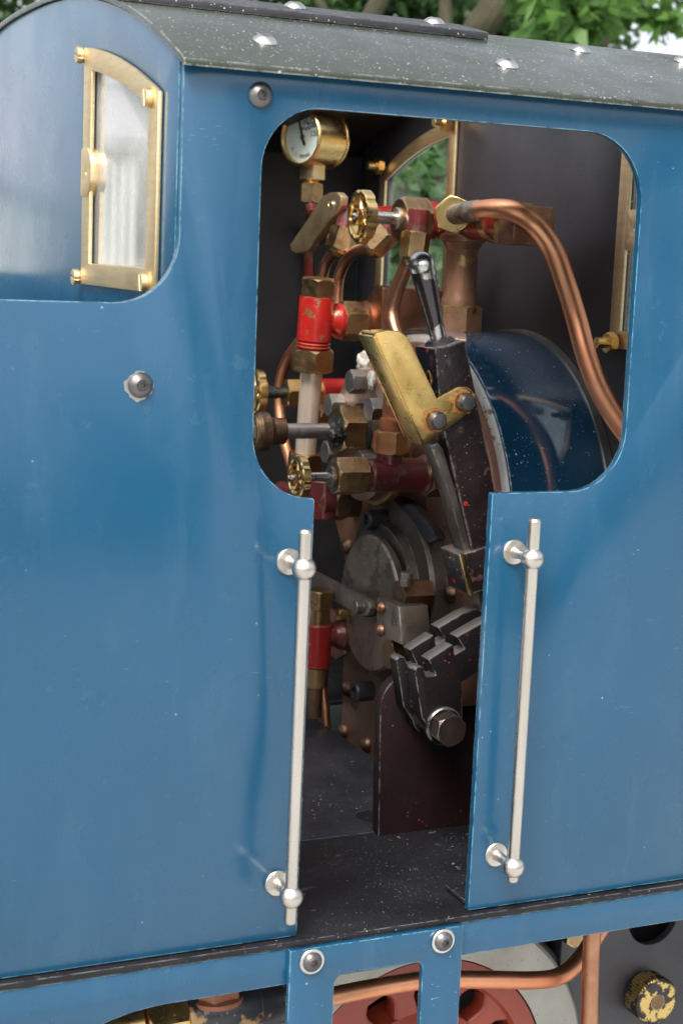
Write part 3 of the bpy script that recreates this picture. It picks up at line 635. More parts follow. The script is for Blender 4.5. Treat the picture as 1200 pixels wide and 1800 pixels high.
# pillar
pb = V((XM+.0, W2, 2.785))
pl = put('steam_pillar', G().lathe(pb, EZ, [(.13, .1), (.16, .105), (.19, .098), (.24, .088), (.45, .086), (.49, .11), (.5, .125), (.53, .125), (.54, .1), (.6, .1)], 40), 'red_brown_brass', loco, 'bronze pillar carrying the manifold')
put('hex_base', G().hex(pb+EZ*.0, pb+EZ*.15, .128, ph=.35), 'red_brown_brass', pl)
put('base_flange', G().lathe(pb-EZ*.01, EZ, [(0, .14), (.015, .14)], 32), 'brown_copper', pl)
# union for the big copper pipe
q = P(800, 379, X=XM-.1); ax = V((-.55, -.83, .02)).normalized()
un = put('union_nut', G().hex(q, q+ax*.13, .105, ph=.2), 'brass', mf)
put('union_nut', G().hex(P(850, 372, X=XM-.08), P(850, 372, X=XM-.08)+EY*.06, .05), 'bronze', mf)
e = q+ax*.12
pts = [e-ax*.04, P(832, 371, X=XM-.22), P(865, 367, X=XM-.2), P(905, 372, X=XM-.12), P(940, 396, X=XM-.02), P(972, 440, X=XM+.06), P(994, 500, X=XM+.1), P(1012, 560, X=XM+.12), P(1028, 620, X=XM+.14), P(1050, 680, X=XM+.16), P(1078, 730, X=XM+.18), P(1110, 775, X=XM+.2), P(1150, 830, X=XM+.22)]
S_ = S(pts[4], 17.5)
put('steam_pipe', G().tube(pts, [S_*.8, S_*.95, S_]+[S_*1.06]*(len(pts)-3)), 'bright_copper', loco, 'thick bright copper pipe curving down to the right')
put('pipe_ferrule', G().tube([pts[0], pts[1], pts[1].lerp(pts[2], .35)], S_*1.1), 'worn_steel', mf)
# top handwheel valve
q = along(P(770, 387, X=XM), -EX, 752); q.z = zc
q = P(752, 387, Y=2.45); v1 = q
vb = put('steam_valve', G().lathe(q-EX*.02, EX, [(0, .09), (.01, .105), (.05, .105), (.06, .092), (.35, .09)], 32), 'deep_red', loco, 'upper steam valve with brass handwheel')
h1 = along(q, -EX, 700)
put('bonnet_nut', G().hex(h1, q-EX*.015, .122, ph=.25), 'bronze', vb)
wv = along(q, -EX, 637)
put('spindle', G().cyl(wv, h1+EX*.02, .033), 'bright_steel', vb); put('gland_ring', G().cyl(h1-EX*.02, h1+EX*.01, .06), 'worn_steel', vb)
handwheel(wv, -EX, S(wv, 47), vb)
# whistle lever at the far end
pf = 3.05
def pxpoly(uv, **k): return [P(u, v, **k) for u, v in uv]
q = P(585, 362, X=1.45)
lv = pxpoly([(566, 345), (578, 339), (592, 338), (599, 346), (597, 362), (588, 376), (556, 418), (541, 441), (520, 445), (511, 440), (510, 430), (535, 393)], X=1.45)
wl = put('whistle_lever', G().prism([lv, [P(581+5*math.cos(t), 359+5*math.sin(t), X=1.45) for t in [2*PI*k/12 for k in range(12)]]], V((.05, 0, 0)), .006), 'brushed_brass', loco, 'slanting flat brass lever')
br = pxpoly([(574, 366), (612, 366), (612, 402), (570, 413), (545, 408), (541, 400)], X=1.52)
put('lever_bracket', G().prism(br, V((.22, 0, 0)), .006), 'deep_red', wl)
put('lever_web', G().prism(pxpoly([(566, 368), (593, 368), (593, 410), (536, 443), (534, 425)], X=1.502), V((.02, 0, 0)), .003), 'dark_bronze', wl)
rivet(P(570, 394, X=1.515), .02, wl, 'grey_steel')
put('lever_pin', G().cyl(P(581, 359, X=1.44), P(581, 359, X=1.44)+EX*.1, .018), 'bright_steel', wl)
# branch unions and pipes below the manifold
def union_pipe(u, v, X, pts, r, m, lab, tilt=(-.3, 0, -1), R=.085):
    p = P(u, v, X=X); d = V(tilt).normalized()
    pp = put('branch_pipe', G().tube([p]+pts, r), m, loco, lab)
    put('union_nut', G().hex(p-d*.08, p+d*.06, R, ph=.3), 'bronze', pp)
    put('union_cone', G().lathe(p+d*.05, d, [(0, R*.8), (.03, R*.7), (.05, r*1.1)], 24), 'bronze', pp)
    put('stub', G().cyl(p-d*.2, p-d*.07, R*.75), 'dark_red_paint', pp)
X1 = 1.5
union_pipe(600, 424, X1, [P(590, 440, X=X1), P(576, 458, X=X1), P(568, 480, X=X1), P(564, 510, X=X1)], .034, 'brown_copper', 'thin brown pipe nearest the pressure gauge', R=.09)
union_pipe(668, 424, X1, [P(652, 433, X=X1), P(625, 442, X=X1), P(608, 458, X=X1), P(597, 482, X=X1), P(593, 510, X=X1), P(592, 560, X=X1)], .034, 'brown_copper', 'thin dark copper pipe behind the water gauge', (-.6, .5, -.8), R=.085)
union_pipe(728, 434, X1-.1, [P(722, 452, X=X1-.1), P(710, 478, X=X1-.12), P(697, 510, X=X1-.14), P(689, 545, X=X1-.15), P(694, 580, X=X1-.15), P(715, 630, X=X1-.12), P(735, 680, X=X1-.1)], .04, 'brown_copper', 'copper pipe passing behind the brass latch', (-.1, 0, -1), R=.08)

# ---- pressure gauge
gy = 4.05; ax = V((-math.cos(.38), -math.sin(.38), 0.0)); gc = P(529, 241, Y=gy)
R = S(gc, 50); D = S(gc, 70)
def gl(pr, seg=56): return G().lathe(gc, -ax, pr, seg)
pg = put('pressure_gauge', gl([(.06, 0), (.06, R*.9), (0, R*.9), (-.01, R*.93), (-.008, R*.98), (0, R), (D*.93, R), (D*.94, R*1.03), (D, R*1.03), (D, 0)], 64), 'brass', loco, 'round brass pressure gauge with white dial')
put('bezel', gl([(.0, R*.88), (-.012, R*.9), (-.014, R*.95), (-.008, R*.985), (.0, R*.985), (.0, R*.88)]), 'brass', pg)
put('dial', gl([(.025, 0), (.025, R*.89), (.035, R*.89), (.035, 0)]), 'white_dial', pg)
gx = V((math.sin(.38), -math.cos(.38), 0)); dp = gc-ax*.023     # rightwards on the dial as seen
nrm = gx.cross(EZ)
fc = gc-ax*.0235
def onface(a, r, o=0): return fc+gx*math.sin(a)*r+EZ*math.cos(a)*r+ax*o
for t, s_ in ((-2.2, '0'), (-.95, '50'), (.0, '100'), (.62, '150'), (1.6, '200')):
    pass
for a, s_ in ((-.42, '0'), (.12, '50'), (.72, '100'), (1.35, '150')):
    text(s_, R*.29, onface(a, R*.55, .001), gx, EZ, 'black_ink', 'numeral', pg)
text('lb/sq in', R*.17, onface(.3, R*.27, .001)+EZ*R*.05, gx, EZ, 'black_ink', 'unit_lettering', pg)
for k, ch in enumerate('A. J. REEVES'):
    if ch == ' ': continue
    a = PI+.95-k*.13; tx = -gx*math.cos(a)*1+EZ*math.sin(a); text(ch, R*.17, onface(a, R*.66, .001), tx, ax.cross(tx) if False else onface(a, -1)-fc, 'black_ink', 'maker_lettering', pg)
g = G()
for k in range(26):
    a = -.45+k*.09; L_ = .09 if k % 5 else .14
    d = (onface(a, 1)-fc).normalized(); s2 = ax.cross(d)
    g.box(onface(a, R*(.80-L_/2), .001), (R*L_, R*.015, .0012), (d, s2, ax), 0)
put('scale_marks', g, 'black_ink', pg)
g = G().tube([onface(-.45+k*.1, R*.79, .0015) for k in range(24)], R*.008, 6, 3); put('scale_arc', g, 'black_ink', pg)
d = (onface(.5, 1)-fc).normalized(); put('red_line', G().box(onface(.5, R*.56, .001), (R*.5, R*.022, .0012), (d, ax.cross(d), ax), 0), 'red_ink', pg)
a = -.38; d = (onface(a, 1)-fc).normalized()
put('needle', G().prism([fc+ax*.008-d*R*.28+ax.cross(d)*R*.05, fc+ax*.008+d*R*.72+ax.cross(d)*R*.015, fc+ax*.008+d*R*.72-ax.cross(d)*R*.015, fc+ax*.008-d*R*.28-ax.cross(d)*R*.05], ax*.004, 0), 'needle_black', pg)
put('needle_boss', G().lathe(fc, ax, [(0, R*.1), (.014, R*.11), (.017, 0)], 20), 'brass', pg)
put('glass_disc', gl([(-.004, 0), (-.004, R*.89), (-.001, R*.89), (-.001, 0)]), 'gauge_glass', pg)
cst = gc-ax*D*.45; zb = alongv(cst, EZ, 290).z; zk = alongv(cst, EZ, 312).z; zh = alongv(cst, EZ, 322).z; ze = alongv(cst, EZ, 356).z
put('stem', G().box(V((cst.x, cst.y, (zb+zk)/2+.01)), (.11, .125, zb-zk+.05), (ax, V((-ax.y, ax.x, 0)), EZ), .006), 'brushed_brass', pg)
put('thread', G().lathe(V((cst.x, cst.y, zh-.01)), EZ, [(k*.007, .045+.008*(k % 2)) for k in range(8)], 20), 'brass', pg)
put('hex_nut', G().hex(V((cst.x, cst.y, ze)), V((cst.x, cst.y, zh)), .078, ph=.2), 'bronze', pg)
cc = V((cst.x, cst.y, ze))
gp = put('gauge_pipe', G().tube([cc+EZ*.05, cc-EZ*.06, P(544, 400, X=1.72), P(543, 440, X=1.74), P(544, 500, X=1.76), P(546, 560, X=1.76)], .036), 'dark_red_paint', loco, 'thin red pipe dropping from the pressure gauge')

# ---- water gauge
XW = 1.1; wp = P(549, 632, X=XW)
def wz(v): return alongv(wp, EZ, v).z
def wpt(v, du=0): p = wp.copy(); p.z = wz(v); return p
def wlean(v):                                   # slight forward lean seen in the photo
    return P(549-(v-632)*.075, v, X=XW)
wx = (wlean(500)-wlean(800)).normalized()
def wseg(v0, v1): return wlean(v0), wlean(v1)
a, b = wseg(612, 520); L_ = (b-a).length
wg = put('water_gauge', G().lathe(a, b-a, [(0, .085), (.012, .098), (.02, .088), (.03, .098), (.04, .088), (.05, .1), (L_-.02, .1), (L_, .095)], 36), 'red_paint', loco, 'water gauge with bright red upper body')
a, b = wseg(521, 489); put('top_nut', G().hex(a, b, .105, ph=.1), 'bronze', wg)
a, b = wseg(652, 613); put('gland_nut', G().hex(a, b, .128, ph=.25), 'bronze', wg)
a, b = wseg(800, 650); put('gauge_tube', G().lathe(a, b-a, [(0, .06), ((b-a).length, .064)], 32), 'pale_bronze', wg)
a, b = wseg(850, 795); put('gland_nut', G().hex(a, b, .105, ph=.25), 'bronze', wg)
c = wlean(563); p1 = along(c, EX, 598)
put('side_arm', G().lathe(c, EX, [(0, .06), (.09, .07), (.13, .1), ((p1-c).length, .1)], 30), 'red_paint', wg)
p2 = along(c, EX, 636); put('union_nut', G().hex(p1, p2, .115, ph=.1), 'bronze', wg)
p3 = along(c, EX, 672); put('flange', G().lathe(p2, EX, [(0, .1), (.01, .118), ((p3-p2).length, .105)], 32), 'brown_copper', wg)
# lower fitting
c = P(568, 880, X=XW+.05)
lf = put('lower_fitting', G().lathe(c-EX*.05, EX, [(0, .07), (.02, .1), (.2, .1)], 30), 'dark_red_paint', loco, 'dark red lower water gauge fitting')
put('upright', G().cyl(c-EZ*.1, c+EZ*.12, .085), 'dark_red_paint', lf)
h0 = along(c, EX, 580); h1 = along(c, EX, 606); put('union_nut', G().hex(h0, h1, .12, ph=.1), 'dark_bronze', lf); put('flange', G().cyl(h1, along(c, EX, 625), .1), 'dark_bronze', lf)
put('side_tube', G().cyl(P(495, 862, X=1.2), P(560, 880, X=1.2), .06), 'dark_red_paint', lf)
# copper loop pipe
pts = [P(u, v, X=1.24) for u, v in ((548, 575), (530, 597), (507, 628), (494, 665), (491, 705), (494, 745), (502, 785), (515, 830), (520, 870))]
put('loop_pipe', G().tube(pts, .034), 'bright_copper', loco, 'bright copper pipe bowed left of the water gauge')
# second valve behind the glass
c = P(515, 691, X=1.16)
v2 = put('blower_valve', G().cyl(along(c, EX, 560), along(c, EX, 604), .09), 'red_paint', loco, 'red blower valve with half hidden handwheel')
put('bonnet_nut', G().hex(along(c, EX, 500), along(c, EX, 561), .088, ph=.3), 'brass', v2)
put('spindle', G().cyl(along(c, EX, 455), along(c, EX, 505), .03), 'oil_black', v2)
handwheel(along(P(515, 689, X=1.16), EX, 451), -EX, .135, v2)
put('flange', G().hex(along(P(560, 735, X=1.25), EX, 556), along(P(560, 735, X=1.25), EX, 585), .08), 'bronze', v2)

# ---- lower steam valve (front)
yv = 1.75; q = P(700, 835, Y=yv)
e0, e1 = along(q, EX, 638), along(q, EX, 752)
v3 = put('feed_valve', G().lathe(e0, EX, [(0, .07), (.01, .085), (.025, .076), (.035, .085), ((e1-e0).length-.04, .088), ((e1-e0).length-.03, .1), ((e1-e0).length, .1)], 36), 'dark_red_paint', loco, 'dark red feed valve with brass handwheel')
put('elbow_block', G().hex(e1-EX*.02, e1+EX*.17, .12), 'dark_bronze', v3); put('body_tail', G().cyl(e1, V((XB, e1.y, e1.z)), .07), 'dark_bronze', v3)
h0 = along(q, EX, 585); put('bonnet_nut', G().hex(h0, e0+EX*.005, .1, ph=.2), 'bronze', v3); put('gland_ring', G().cyl(h0-EX*.02, h0, .055), 'worn_steel', v3)
w0 = along(q, EX, 526); put('spindle', G().cyl(w0, h0+EX*.01, .022), 'bright_steel', v3); handwheel(w0, -EX, S(w0, 39), v3)
c = along(q, EX, 683)
def vz(v): return alongv(c, EZ, v)
put('riser_nut', G().hex(vz(797), vz(757), .088, ph=.4), 'rusty_bronze', v3); put('riser_base', G().cyl(vz(815), vz(796), .065), 'dark_red_paint', v3)
rp = put('riser_pipe', G().lathe(vz(760), EZ, [(0, .06), ((vz(737)-vz(760)).length, .06), ((vz(733)-vz(760)).length, .05), ((vz(690)-vz(760)).length, .046), ((vz(650)-vz(760)).length, .046)], 26), 'rusty_bronze', v3)
slot_screw(P(690, 705, Y=yv-.08), V((-.6, -.8, 0)), .027, .03, rp)

# ---- fire door
rc2 = V((XB-.1, 2.3, 1.33))
fd = put('firehole_ring', G().lathe(V((XB, 2.3, 1.33)), -EX, [(0, .54), (.07, .535), (.09, .52), (.095, .4), (.15, .39), (.16, .36), (.16, 0)], 80), 'dark_steel', loco, 'dark cast ring round the fire door')
dc = P(645, 1061, X=1.2)
dr = put('fire_door', G().lathe(dc+EX*.06, -EX, [(0, .30), (0, .372), (.04, .38), (.05, .368), (.055, .3), (.056, 0)], 80), 'worn_steel', loco, 'round scratched steel fire door')
for (u, v) in ((674, 913), (652, 1214)):
    p = P(u, v, X=XB-.1); s2 = put('cap_screw', G().lathe(p, -EX, [(0, .058), (.1, .058), (.11, .052), (.11, .03), (.05, .03), (.05, 0)], 26), 'black_bolt', fd)
# latch bar
Xl = 1.12
bar = pxpoly([(530, 996), (556, 1008), (636, 1050), (648, 1058), (650, 1070), (645, 1082), (634, 1084), (553, 1037), (530, 1030)], X=Xl)
lb = put('latch_bar', G().prism(bar, V((.035, 0, 0)), .004), 'mid_steel', loco, 'flat steel latch bar across the fire door')
slot_screw(P(634, 1066, X=Xl-.005), -EX, .04, .04, lb, 'worn_steel', 'pivot_screw', .0); put('pivot_boss', G().cyl(P(640, 1066, X=Xl+.035), P(640, 1066, X=Xl+.035)+EX*.08, .06), 'dark_steel', lb)
hb = P(690, 1093, X=1.18)
hx = pxpoly([(662, 1050), (700, 1066), (706, 1134), (661, 1112)], X=1.1)
bl = put('hinge_block', G().prism(hx, V((.17, 0, 0)), .006), 'worn_steel', dr)
for u, v in ((671, 1068), (670, 1107)): rivet(P(u, v, X=1.098), .036, bl, 'brown_copper')
p = P(700, 1046, X=1.16); put('hinge_hex', G().hex(p, along(p, EX, 752), .085, ph=.4), 'dark_bronze', dr)
p = P(714, 1030, X=1.16); put('hinge_pin', G().cyl(p, alongv(p, EZ, 1006), .034), 'worn_steel', dr)
# strap from ring top right
st = pxpoly([(700, 892), (716, 885), (726, 892), (762, 935), (768, 948), (752, 955), (744, 945), (716, 905)], X=XB-.12)
put('strap', G().prism(st, V((.06, 0, 0)), .008), 'black_bolt', fd)
# small fitting right of door
p = P(700, 1150, X=1.2); put('union_nut', G().hex(p-EX*.06, p+EX*.1, .085, ph=.3), 'bronze', fd)
# try cock under the fire door edge
slot_screw(P(604, 1079, X=1.2), -EX, .035, .04, bk, 'brass')

# ---- drain fitting lower left
c = P(556, 1135, X=1.05)
def dz(v): return P(556-(v-1135)*.05, v, X=1.05)
df = put('drain_fitting', G().cyl(dz(1170), dz(1095), .085), 'deep_red', loco, 'chipped red drain fitting behind the handrail')
put('collar', G().cyl(dz(1096), dz(1068), .07), 'bronze', df); put('top_nut', G().hex(dz(1068), dz(1036), .085, ph=.2), 'bronze', df)
put('collar', G().cyl(dz(1205), dz(1170), .078), 'bronze', df); put('tail_pipe', G().cyl(dz(1260), dz(1205), .05), 'dark_bronze', df)
p = along(dz(1118), EX, 566); put('side_arm', G().lathe(dz(1118), EX, [(0, .06), (.1, .065), (.14, .09), (.22, .09), (.24, .07), (.4, .07)], 26), 'dark_red_paint', df)
put('flange', G().prism(pxpoly([(572, 1068), (600, 1088), (606, 1150), (590, 1160), (565, 1140)], X=1.3), V((.04, 0, 0)), .01), 'red_brown_brass', df)
put('drain_pipe', G().tube([P(560, 1150, X=1.18), P(566, 1200, X=1.18), P(571, 1250, X=1.18), P(574, 1300, X=1.18)], .03), 'brown_copper', loco, 'thin copper drain pipe reaching the floor')

# ---- reversing lever, latch, quadrant and stand
YS = .93
o = [(P(664, 1482, Y=YS).x, .47), (1.5, .47), (1.5, 1.2), (1.2, 1.45, .1), (P(700, 1170, Y=YS).x+.1, P(700, 1183, Y=YS).z, .05), (P(666, 1250, Y=YS).x, P(690, 1185, Y=YS).z, .16)]
st = put('lever_stand', G().prism(XZ(fillet([o[0], o[1], (1.5, P(700, 1183, Y=YS).z), o[5]], 14), YS), V((0, .07, 0)), .008), 'black_speckled', loco, 'black speckled stand plate with rounded corner')
def teeth_plate(dx, dz, Y, parent, lab, name='notched_plate'):
    """crenellated quadrant plate; outline measured on the near plate at Y=.66"""
    uv = [(729, 1181), (733, 1173), (744, 1173), (749, 1189), (766, 1187), (753, 1160), (794, 1133), (797, 1137), (799, 1151), (816, 1141), (803, 1120), (848, 1094), (870, 1085), (900, 1100), (900, 1170), (846, 1180), (812, 1200)]
    pts = [P(u, v, Y=.66) for u, v in uv]
    c = P(785, 1280, Y=.66); r = S(c, 31)
    lob = [c+V((math.cos(t), 0, math.sin(t)))*r for t in [0.25-(PI+.15)*k/14 for k in range(15)]]
    tail = [P(741, 1262, Y=.66)]
    off = V((dx, Y-.66, dz)); loop = [p+off for p in pts]+[p+off for p in lob]+[p+off for p in tail]
    return put(name, G().prism(loop, V((0, .08, 0)), .003), 'black_notched', parent, lab)
# the two notched plates share one frame, the quadrant
qd = teeth_plate(0, 0, .66, loco, 'near notched quadrant plate of the reversing lever', 'quadrant')
teeth_plate(.0, .0, .845, qd, None)
c = P(785, 1280, Y=.62)
put('hex_bolt', G().hex(c-EY*.05, c+EY*.04, .08, ph=.15), 'dark_bolt', qd); put('washer', G().cyl(c+EY*.02, c+EY*.045, .09), 'black_notched', qd)
put('pivot_shaft', G().cyl(c+EY*.04, c+EY*.4, .06), 'dark_steel', qd)
put('spacer', G().box(P(728, 1200, Y=.75)+V((.04, 0, -.05)), (.06, .13, .16), bev=.01), 'black_chipped', qd)
put('rear_block', G().box(P(834, 1203, Y=.905), (.2, .04, .2), bev=.008), 'red_brown_brass', st)

YL = .80; TL = .2
lev = pxpoly([(764, 613), (817, 598), (836, 690), (868, 850), (892, 975), (833, 985), (783, 772), (771, 697)], Y=YL)
lo = put('reversing_lever', G().prism(lev, V((0, TL, 0)), .008), 'black_chipped', loco, 'heavy black reversing lever with red paint specks')
put('latch_rod', G().prism(pxpoly([(756, 784), (770, 778), (779, 790), (836, 985), (820, 985), (782, 845)], Y=YL+.02), V((0, .1, 0)), .006), 'dark_steel', lo)
put('lever_clip', G().prism(pxpoly([(808, 975), (880, 955), (896, 1025), (824, 1046)], Y=YL-.015), V((0, .2, 0)), .006), 'black_chipped', lo)
put('clip_edge', G().prism(pxpoly([(808, 974), (815, 972), (832, 1044), (825, 1047)], Y=YL-.02), V((0, .02, 0)), .003), 'brass', lo)
put('lever_tail', G().prism(pxpoly([(838, 1035), (875, 1025), (890, 1110), (850, 1110)], Y=YL+.05), V((0, .1, 0)), .006), 'dark_steel', lo)
a, b = P(771, 598, Y=YL+.1), P(741, 468, Y=YL+.1); d = (b-a); L_ = d.length
put('handle_collar', G().lathe(a-d.normalized()*.04, d, [(0, .065), (.03, .07), (.05, .05)], 24), 'black_chipped', lo)
hh = put('lever_handle', G().lathe(a-d.normalized()*.02, d, [(0, .036), (L_*.3, .038), (L_*.8, .052), (L_*.93, .055), (L_, .054)], 32), 'black_handle', lo)
put('handle_ball', G().sphere(b+d.normalized()*.005, .06, seg=26), 'bright_steel', hh)
# spring behind the latch
c0 = P(738, 664, Y=YL+.06); sx = V((1, 0, -.5)).normalized()
pts = [c0+sx*(t*.012)+EZ*math.cos(t*1.6)*.05+EY*math.sin(t*1.6)*.05 for t in range(0, 16)]
put('latch_spring', G().tube(pts, .008, 8, 4), 'brown_copper', lo)
# brass latch: front flange + folded side
YB = YL-.03
flg = pxpoly([(656, 592), (662, 584), (682, 580), (702, 582), (716, 592), (726, 610), (768, 700), (803, 680)], Y=YB)
cb = P(812, 705, Y=YB); rb = S(cb, 26)
arc = [cb+V((math.cos(t), 0, math.sin(t)))*rb for t in [1.75-(2.9)*k/12 for k in range(13)]]
fl = put('latch_handle', G().prism(flg+arc+pxpoly([(748, 783), (738, 776)], Y=YB), V((0, .02, 0)), .006, 3), 'polished_brass', lo, 'polished brass latch handle with two bolts')
s0, s1 = P(656, 592, Y=YB), P(742, 783, Y=YB)
dd = (s1-s0); nn = V((-dd.z, 0, dd.x)).normalized()
if nn.x > 0: nn = -nn
g = G().prism([s0+nn*.004, s1+nn*.004, s1+nn*.004+EY*.13, s0+nn*.004+EY*.16], -nn*.02, .006, 3)
put('side_flange', g, 'polished_brass', fl)
g = G().prism([s0+V((.01, 0, .01)), P(664, 583, Y=YB)+EY*.0, P(664, 583, Y=YB)+EY*.15, s0+V((.01, .16, .01))], V((.0, 0, -.02)), .004)
put('end_flange', g, 'polished_brass', fl)
g = G().prism([p+EY*.15 for p in pxpoly([(656, 592), (664, 584), (700, 582), (742, 700), (738, 776)], Y=YB)], V((0, .015, 0)), .004)
put('back_flange', g, 'polished_brass', fl)
for u, v in ((762, 738), (813, 706)):
    p = P(u, v, Y=YB-.002)
    put('rust_stain', G().lathe(p+EY*.002, -EY, [(0, 0), (0, .056), (.0022, .056), (.0022, 0)], 24, mod=lambda i: 1+.16*math.sin(i*2.3)+.1*math.sin(i*5.1)), 'rust', fl)
    put('bolt', G().lathe(p, -EY, [(0, .04), (.01, .043), (.05, .041), (.06, .032), (.062, 0)], 26), 'gunmetal', fl)
# black oil pipe hoop behind the lever
p = P(740, 583, X=1.5); put('hoop', G().tube([P(708, 590, X=1.5), P(718, 583, X=1.5), P(740, 581, X=1.5), P(768, 583, X=1.5)], .016), 'black_bolt', loco)

# ---- unseen driver's well, made open so daylight reaches the fittings, and its low back plate
put('well_back', G().box(V((-3.12, W2, 1.65)), (.03, WID-.08, 2.38), bev=.005), 'black_matt', loco)
put('running_board', G().box(V((2.6, 3.85, .46)), (2.85, 1.45, .028), bev=.004), 'black_floor', loco)

# ------------------------------------------------------------------ surroundings
def struct(name, g, m, **k): return put(name, g, m, None, kind='structure', **k)
GZ = -3.0
struct('ground', G().box(V((0, 150, GZ-.26)), (1400, 1400, .5), bev=0), 'grass_field')
struct('paving', G().box(V((-10, -14, GZ-.002)), (120, 60, .02), bev=0), 'ground_paving')
# rails under the locomotive
for y in (1.1, 3.5):
    put('rail', G().prism([V((-30, y+a_, GZ+.16+b_)) for a_, b_ in ((-.25, 0), (.25, 0), (.25, .06), (.05, .12), (.05, .45), (.12, .5), (.12, .62), (-.12, .62), (-.12, .5), (-.05, .45), (-.05, .12), (-.25, .06))], V((60, 0, 0)), 0), 'worn_steel', None,
        'steel rail under the near wheels of the locomotive' if y < 2 else 'steel rail under the far wheels of the locomotive', 'rail', 'rails under the locomotive')
g = G()
for k in range(40): g.box(V((-29+k*1.5, W2, GZ+.08)), (.7, 5, .16), bev=.01)
put('sleepers', g, 'bark', None, 'dark timber sleepers lying under the rails', 'sleepers', kind='stuff')

def leaf_cloud(blobs, n, size, seed):
    rnd = random.Random(seed); vs = []; fs = []
    tot = sum(b[1]**2 for b in blobs)
    for c, r, sq in blobs:
        for _ in range(int(n*r*r/tot)):
            d = V((rnd.gauss(0, 1), rnd.gauss(0, 1), rnd.gauss(0, 1))).normalized(); q = rnd.random()**.45
            p = V(c)+V((d.x*r*q, d.y*r*q, d.z*r*q*sq))
            if noise.noise(p*.35+V((seed, 0, 0))) < -.12: continue
            a = V((rnd.gauss(0, 1), rnd.gauss(0, 1), rnd.gauss(0, .6)-.3)).normalized(); b_ = a.cross(V((rnd.gauss(0, 1), rnd.gauss(0, 1), rnd.gauss(0, 1)))).normalized()
            s = size*rnd.uniform(.6, 1.3); i = len(vs); nb = a.cross(b_)*s*.12
            vs += [p, p+a*s*.4+b_*s*.3+nb, p+a*s*.9+b_*s*.12, p+a*s*1.15, p+a*s*.9-b_*s*.12, p+a*s*.4-b_*s*.3+nb]; fs.append((i, i+1, i+2, i+3, i+4, i+5))
    return vs, fs
def tree(x, y, h, lm, label, blobs, n, size, seed, group='trees behind the locomotive', lean=(0, 0), tr=.5):
    t = bpy.data.objects.new('broadleaf_tree', None); link(t, None, Matrix.Translation((x, y, GZ))); t['label'] = label; t['category'] = 'tree'; t['group'] = group
    rnd = random.Random(seed); base = V((x, y, GZ)); top = V((x+lean[0], y+lean[1], h))
    g = G().tube([base, base.lerp(top, .35)+V((rnd.uniform(-.3, .3), 0, 0)), base.lerp(top, .7), top], [tr*1.2, tr*.9, tr*.6, tr*.15], 12, 5)
    put('trunk', g, 'bark', t)
    for c, r, sq in blobs[:3]:
        s0 = base.lerp(top, rnd.uniform(.3, .7)); c = V(c); put('branch', G().tube([s0, s0.lerp(c, .5)+V((0, 0, r*.2)), c], [tr*.4, tr*.25, tr*.06], 8, 4), 'bark', t)
    vs, fs = leaf_cloud(blobs, n, size, seed)
    me = bpy.data.meshes.new('crown'); me.from_pydata([v-base for v in vs], [], fs); me.materials.append(MATS[lm])
    o = bpy.data.objects.new('crown', me); link(o, t, Matrix.Translation(base)); return t
def ray_at(u, v, dist):
    d = (fw*F+rt*(u-600)-up*(v-900)); return CAM+d*(dist/d.dot(fw))
def blobset(u0, u1, v0, v1, dist, n, r, seed, spread=6):
    rnd = random.Random(seed); return [(tuple(ray_at(rnd.uniform(u0, u1), rnd.uniform(v0, v1), dist+rnd.uniform(-spread, spread))), r*rnd.uniform(.6, 1.2), .8) for _ in range(n)]
c = ray_at(860, 200, 38)
tree1 = tree(c.x-3, c.y, 9, 'leaf_mid', 'green tree whose thick brown limb slants above the roof', blobset(250, 1100, -500, 120, 42, 22, 2.2, 3, 4), 20000, .4, 3, lean=(4.5, 0), tr=.62)
c = ray_at(1000, 200, 30)
tree(c.x, c.y, 6, 'leaf_bright', 'bright green leafy tree at the top right above the roof', blobset(700, 1120, -300, 40, 27, 7, .8, 5, 3)+blobset(1080, 1180, -100, 60, 30, 2, .5, 6, 3), 2600, .4, 5, tr=.28)
c = ray_at(100, 250, 60)
tree(c.x, c.y, 12, 'leaf_dark', 'dark green tree far behind the rear of the cab roof', blobset(-200, 500, -500, 250, 62, 14, 3.4, 8, 6), 16000, .5, 8, tr=.7)
c = ray_at(1500, 250, 60)
tree(c.x, c.y, 12, 'leaf_mid', 'mid green tree beyond the front of the locomotive', blobset(1230, 2200, -400, 300, 60, 14, 3.2, 9, 6), 14000, .5, 9, tr=.7)
c = ray_at(740, 380, 60)
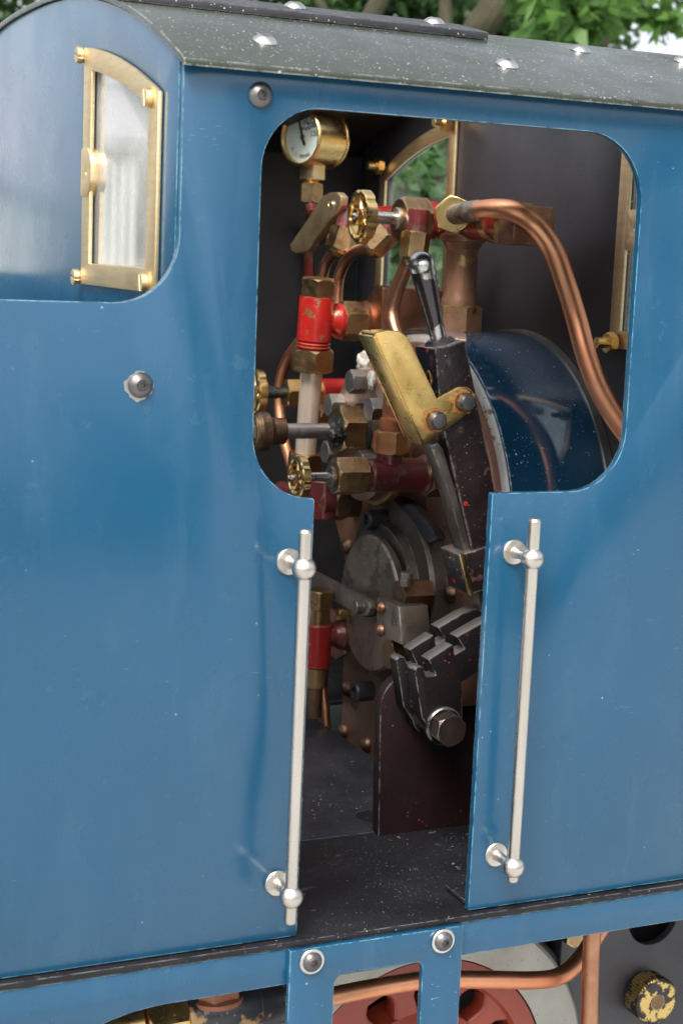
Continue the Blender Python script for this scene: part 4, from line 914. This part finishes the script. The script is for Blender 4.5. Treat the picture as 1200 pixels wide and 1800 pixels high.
tree(c.x, c.y, 6, 'leaf_hedge', 'dense green bush seen through the far cab window', blobset(560, 1250, 110, 660, 60, 30, 2.6, 11, 4), 30000, .55, 11, tr=.4)
c = ray_at(735, 430, 22)
tree(c.x, c.y, 3.2, 'leaf_hedge', 'small leafy bush just beyond the far cab window', blobset(640, 830, 225, 640, 22, 14, .75, 21, 1.2), 7000, .26, 21, tr=.08)
lim = [ray_at(700, 260, 34), ray_at(790, 130, 34), ray_at(850, 40, 33), ray_at(900, -40, 33), ray_at(930, -140, 33)]
put('limb', G().tube(lim, [.42, .36, .34, .3, .26], 14, 6), 'bark', tree1)
put('limb', G().tube([ray_at(600, 220, 36), ray_at(640, 60, 36), ray_at(700, -60, 36)], [.3, .24, .2], 12, 6), 'bark', tree1)
# trees behind the photographer, reflected in paint and glass
rnd = random.Random(4)
for k, (x, y, h) in enumerate(((-34, -50, 12), (22, -58, 13), (50, -46, 11), (-6, -66, 14))):
    bl = [((x+rnd.uniform(-7, 7), y+rnd.uniform(-4, 4), rnd.uniform(0, h)), rnd.uniform(2.5, 4.2), .8) for _ in range(14)]
    tree(x, y, h, 'leaf_dark', ('tree behind the photographer to the left', 'tree behind the photographer to the right', 'tree far right behind the photographer', 'tallest tree behind the photographer')[k], bl, 5000, .9, 30+k, 'trees behind the photographer', tr=.7)
# white corrugated shed to the left, mirrored in the rear window
sx, sy = -5.8, 30
sh = bpy.data.objects.new('corrugated_shed', None); link(sh, None, Matrix.Translation((sx, sy, GZ))); sh['label'] = 'white corrugated shed mirrored in the rear cab window'; sh['category'] = 'shed'
loop = [V((sx-3.9+7.8*k/288, sy+.05*math.sin(k*PI/4), GZ)) for k in range(289)]+[V((sx+3.9, sy+.6, GZ)), V((sx-3.9, sy+.6, GZ))]
put('wall', G().prism(loop, V((0, 0, 8.28)), 0), 'shed_white', sh)
put('roof', G().prism([V((sx-4.1, sy-.2, GZ+8.3)), V((sx-4.1, sy+8, GZ+13)), V((sx-4.1, sy+8, GZ+13.3)), V((sx-4.1, sy-.2, GZ+8.6))], V((8.2, 0, 0)), .02), 'shed_roof', sh)
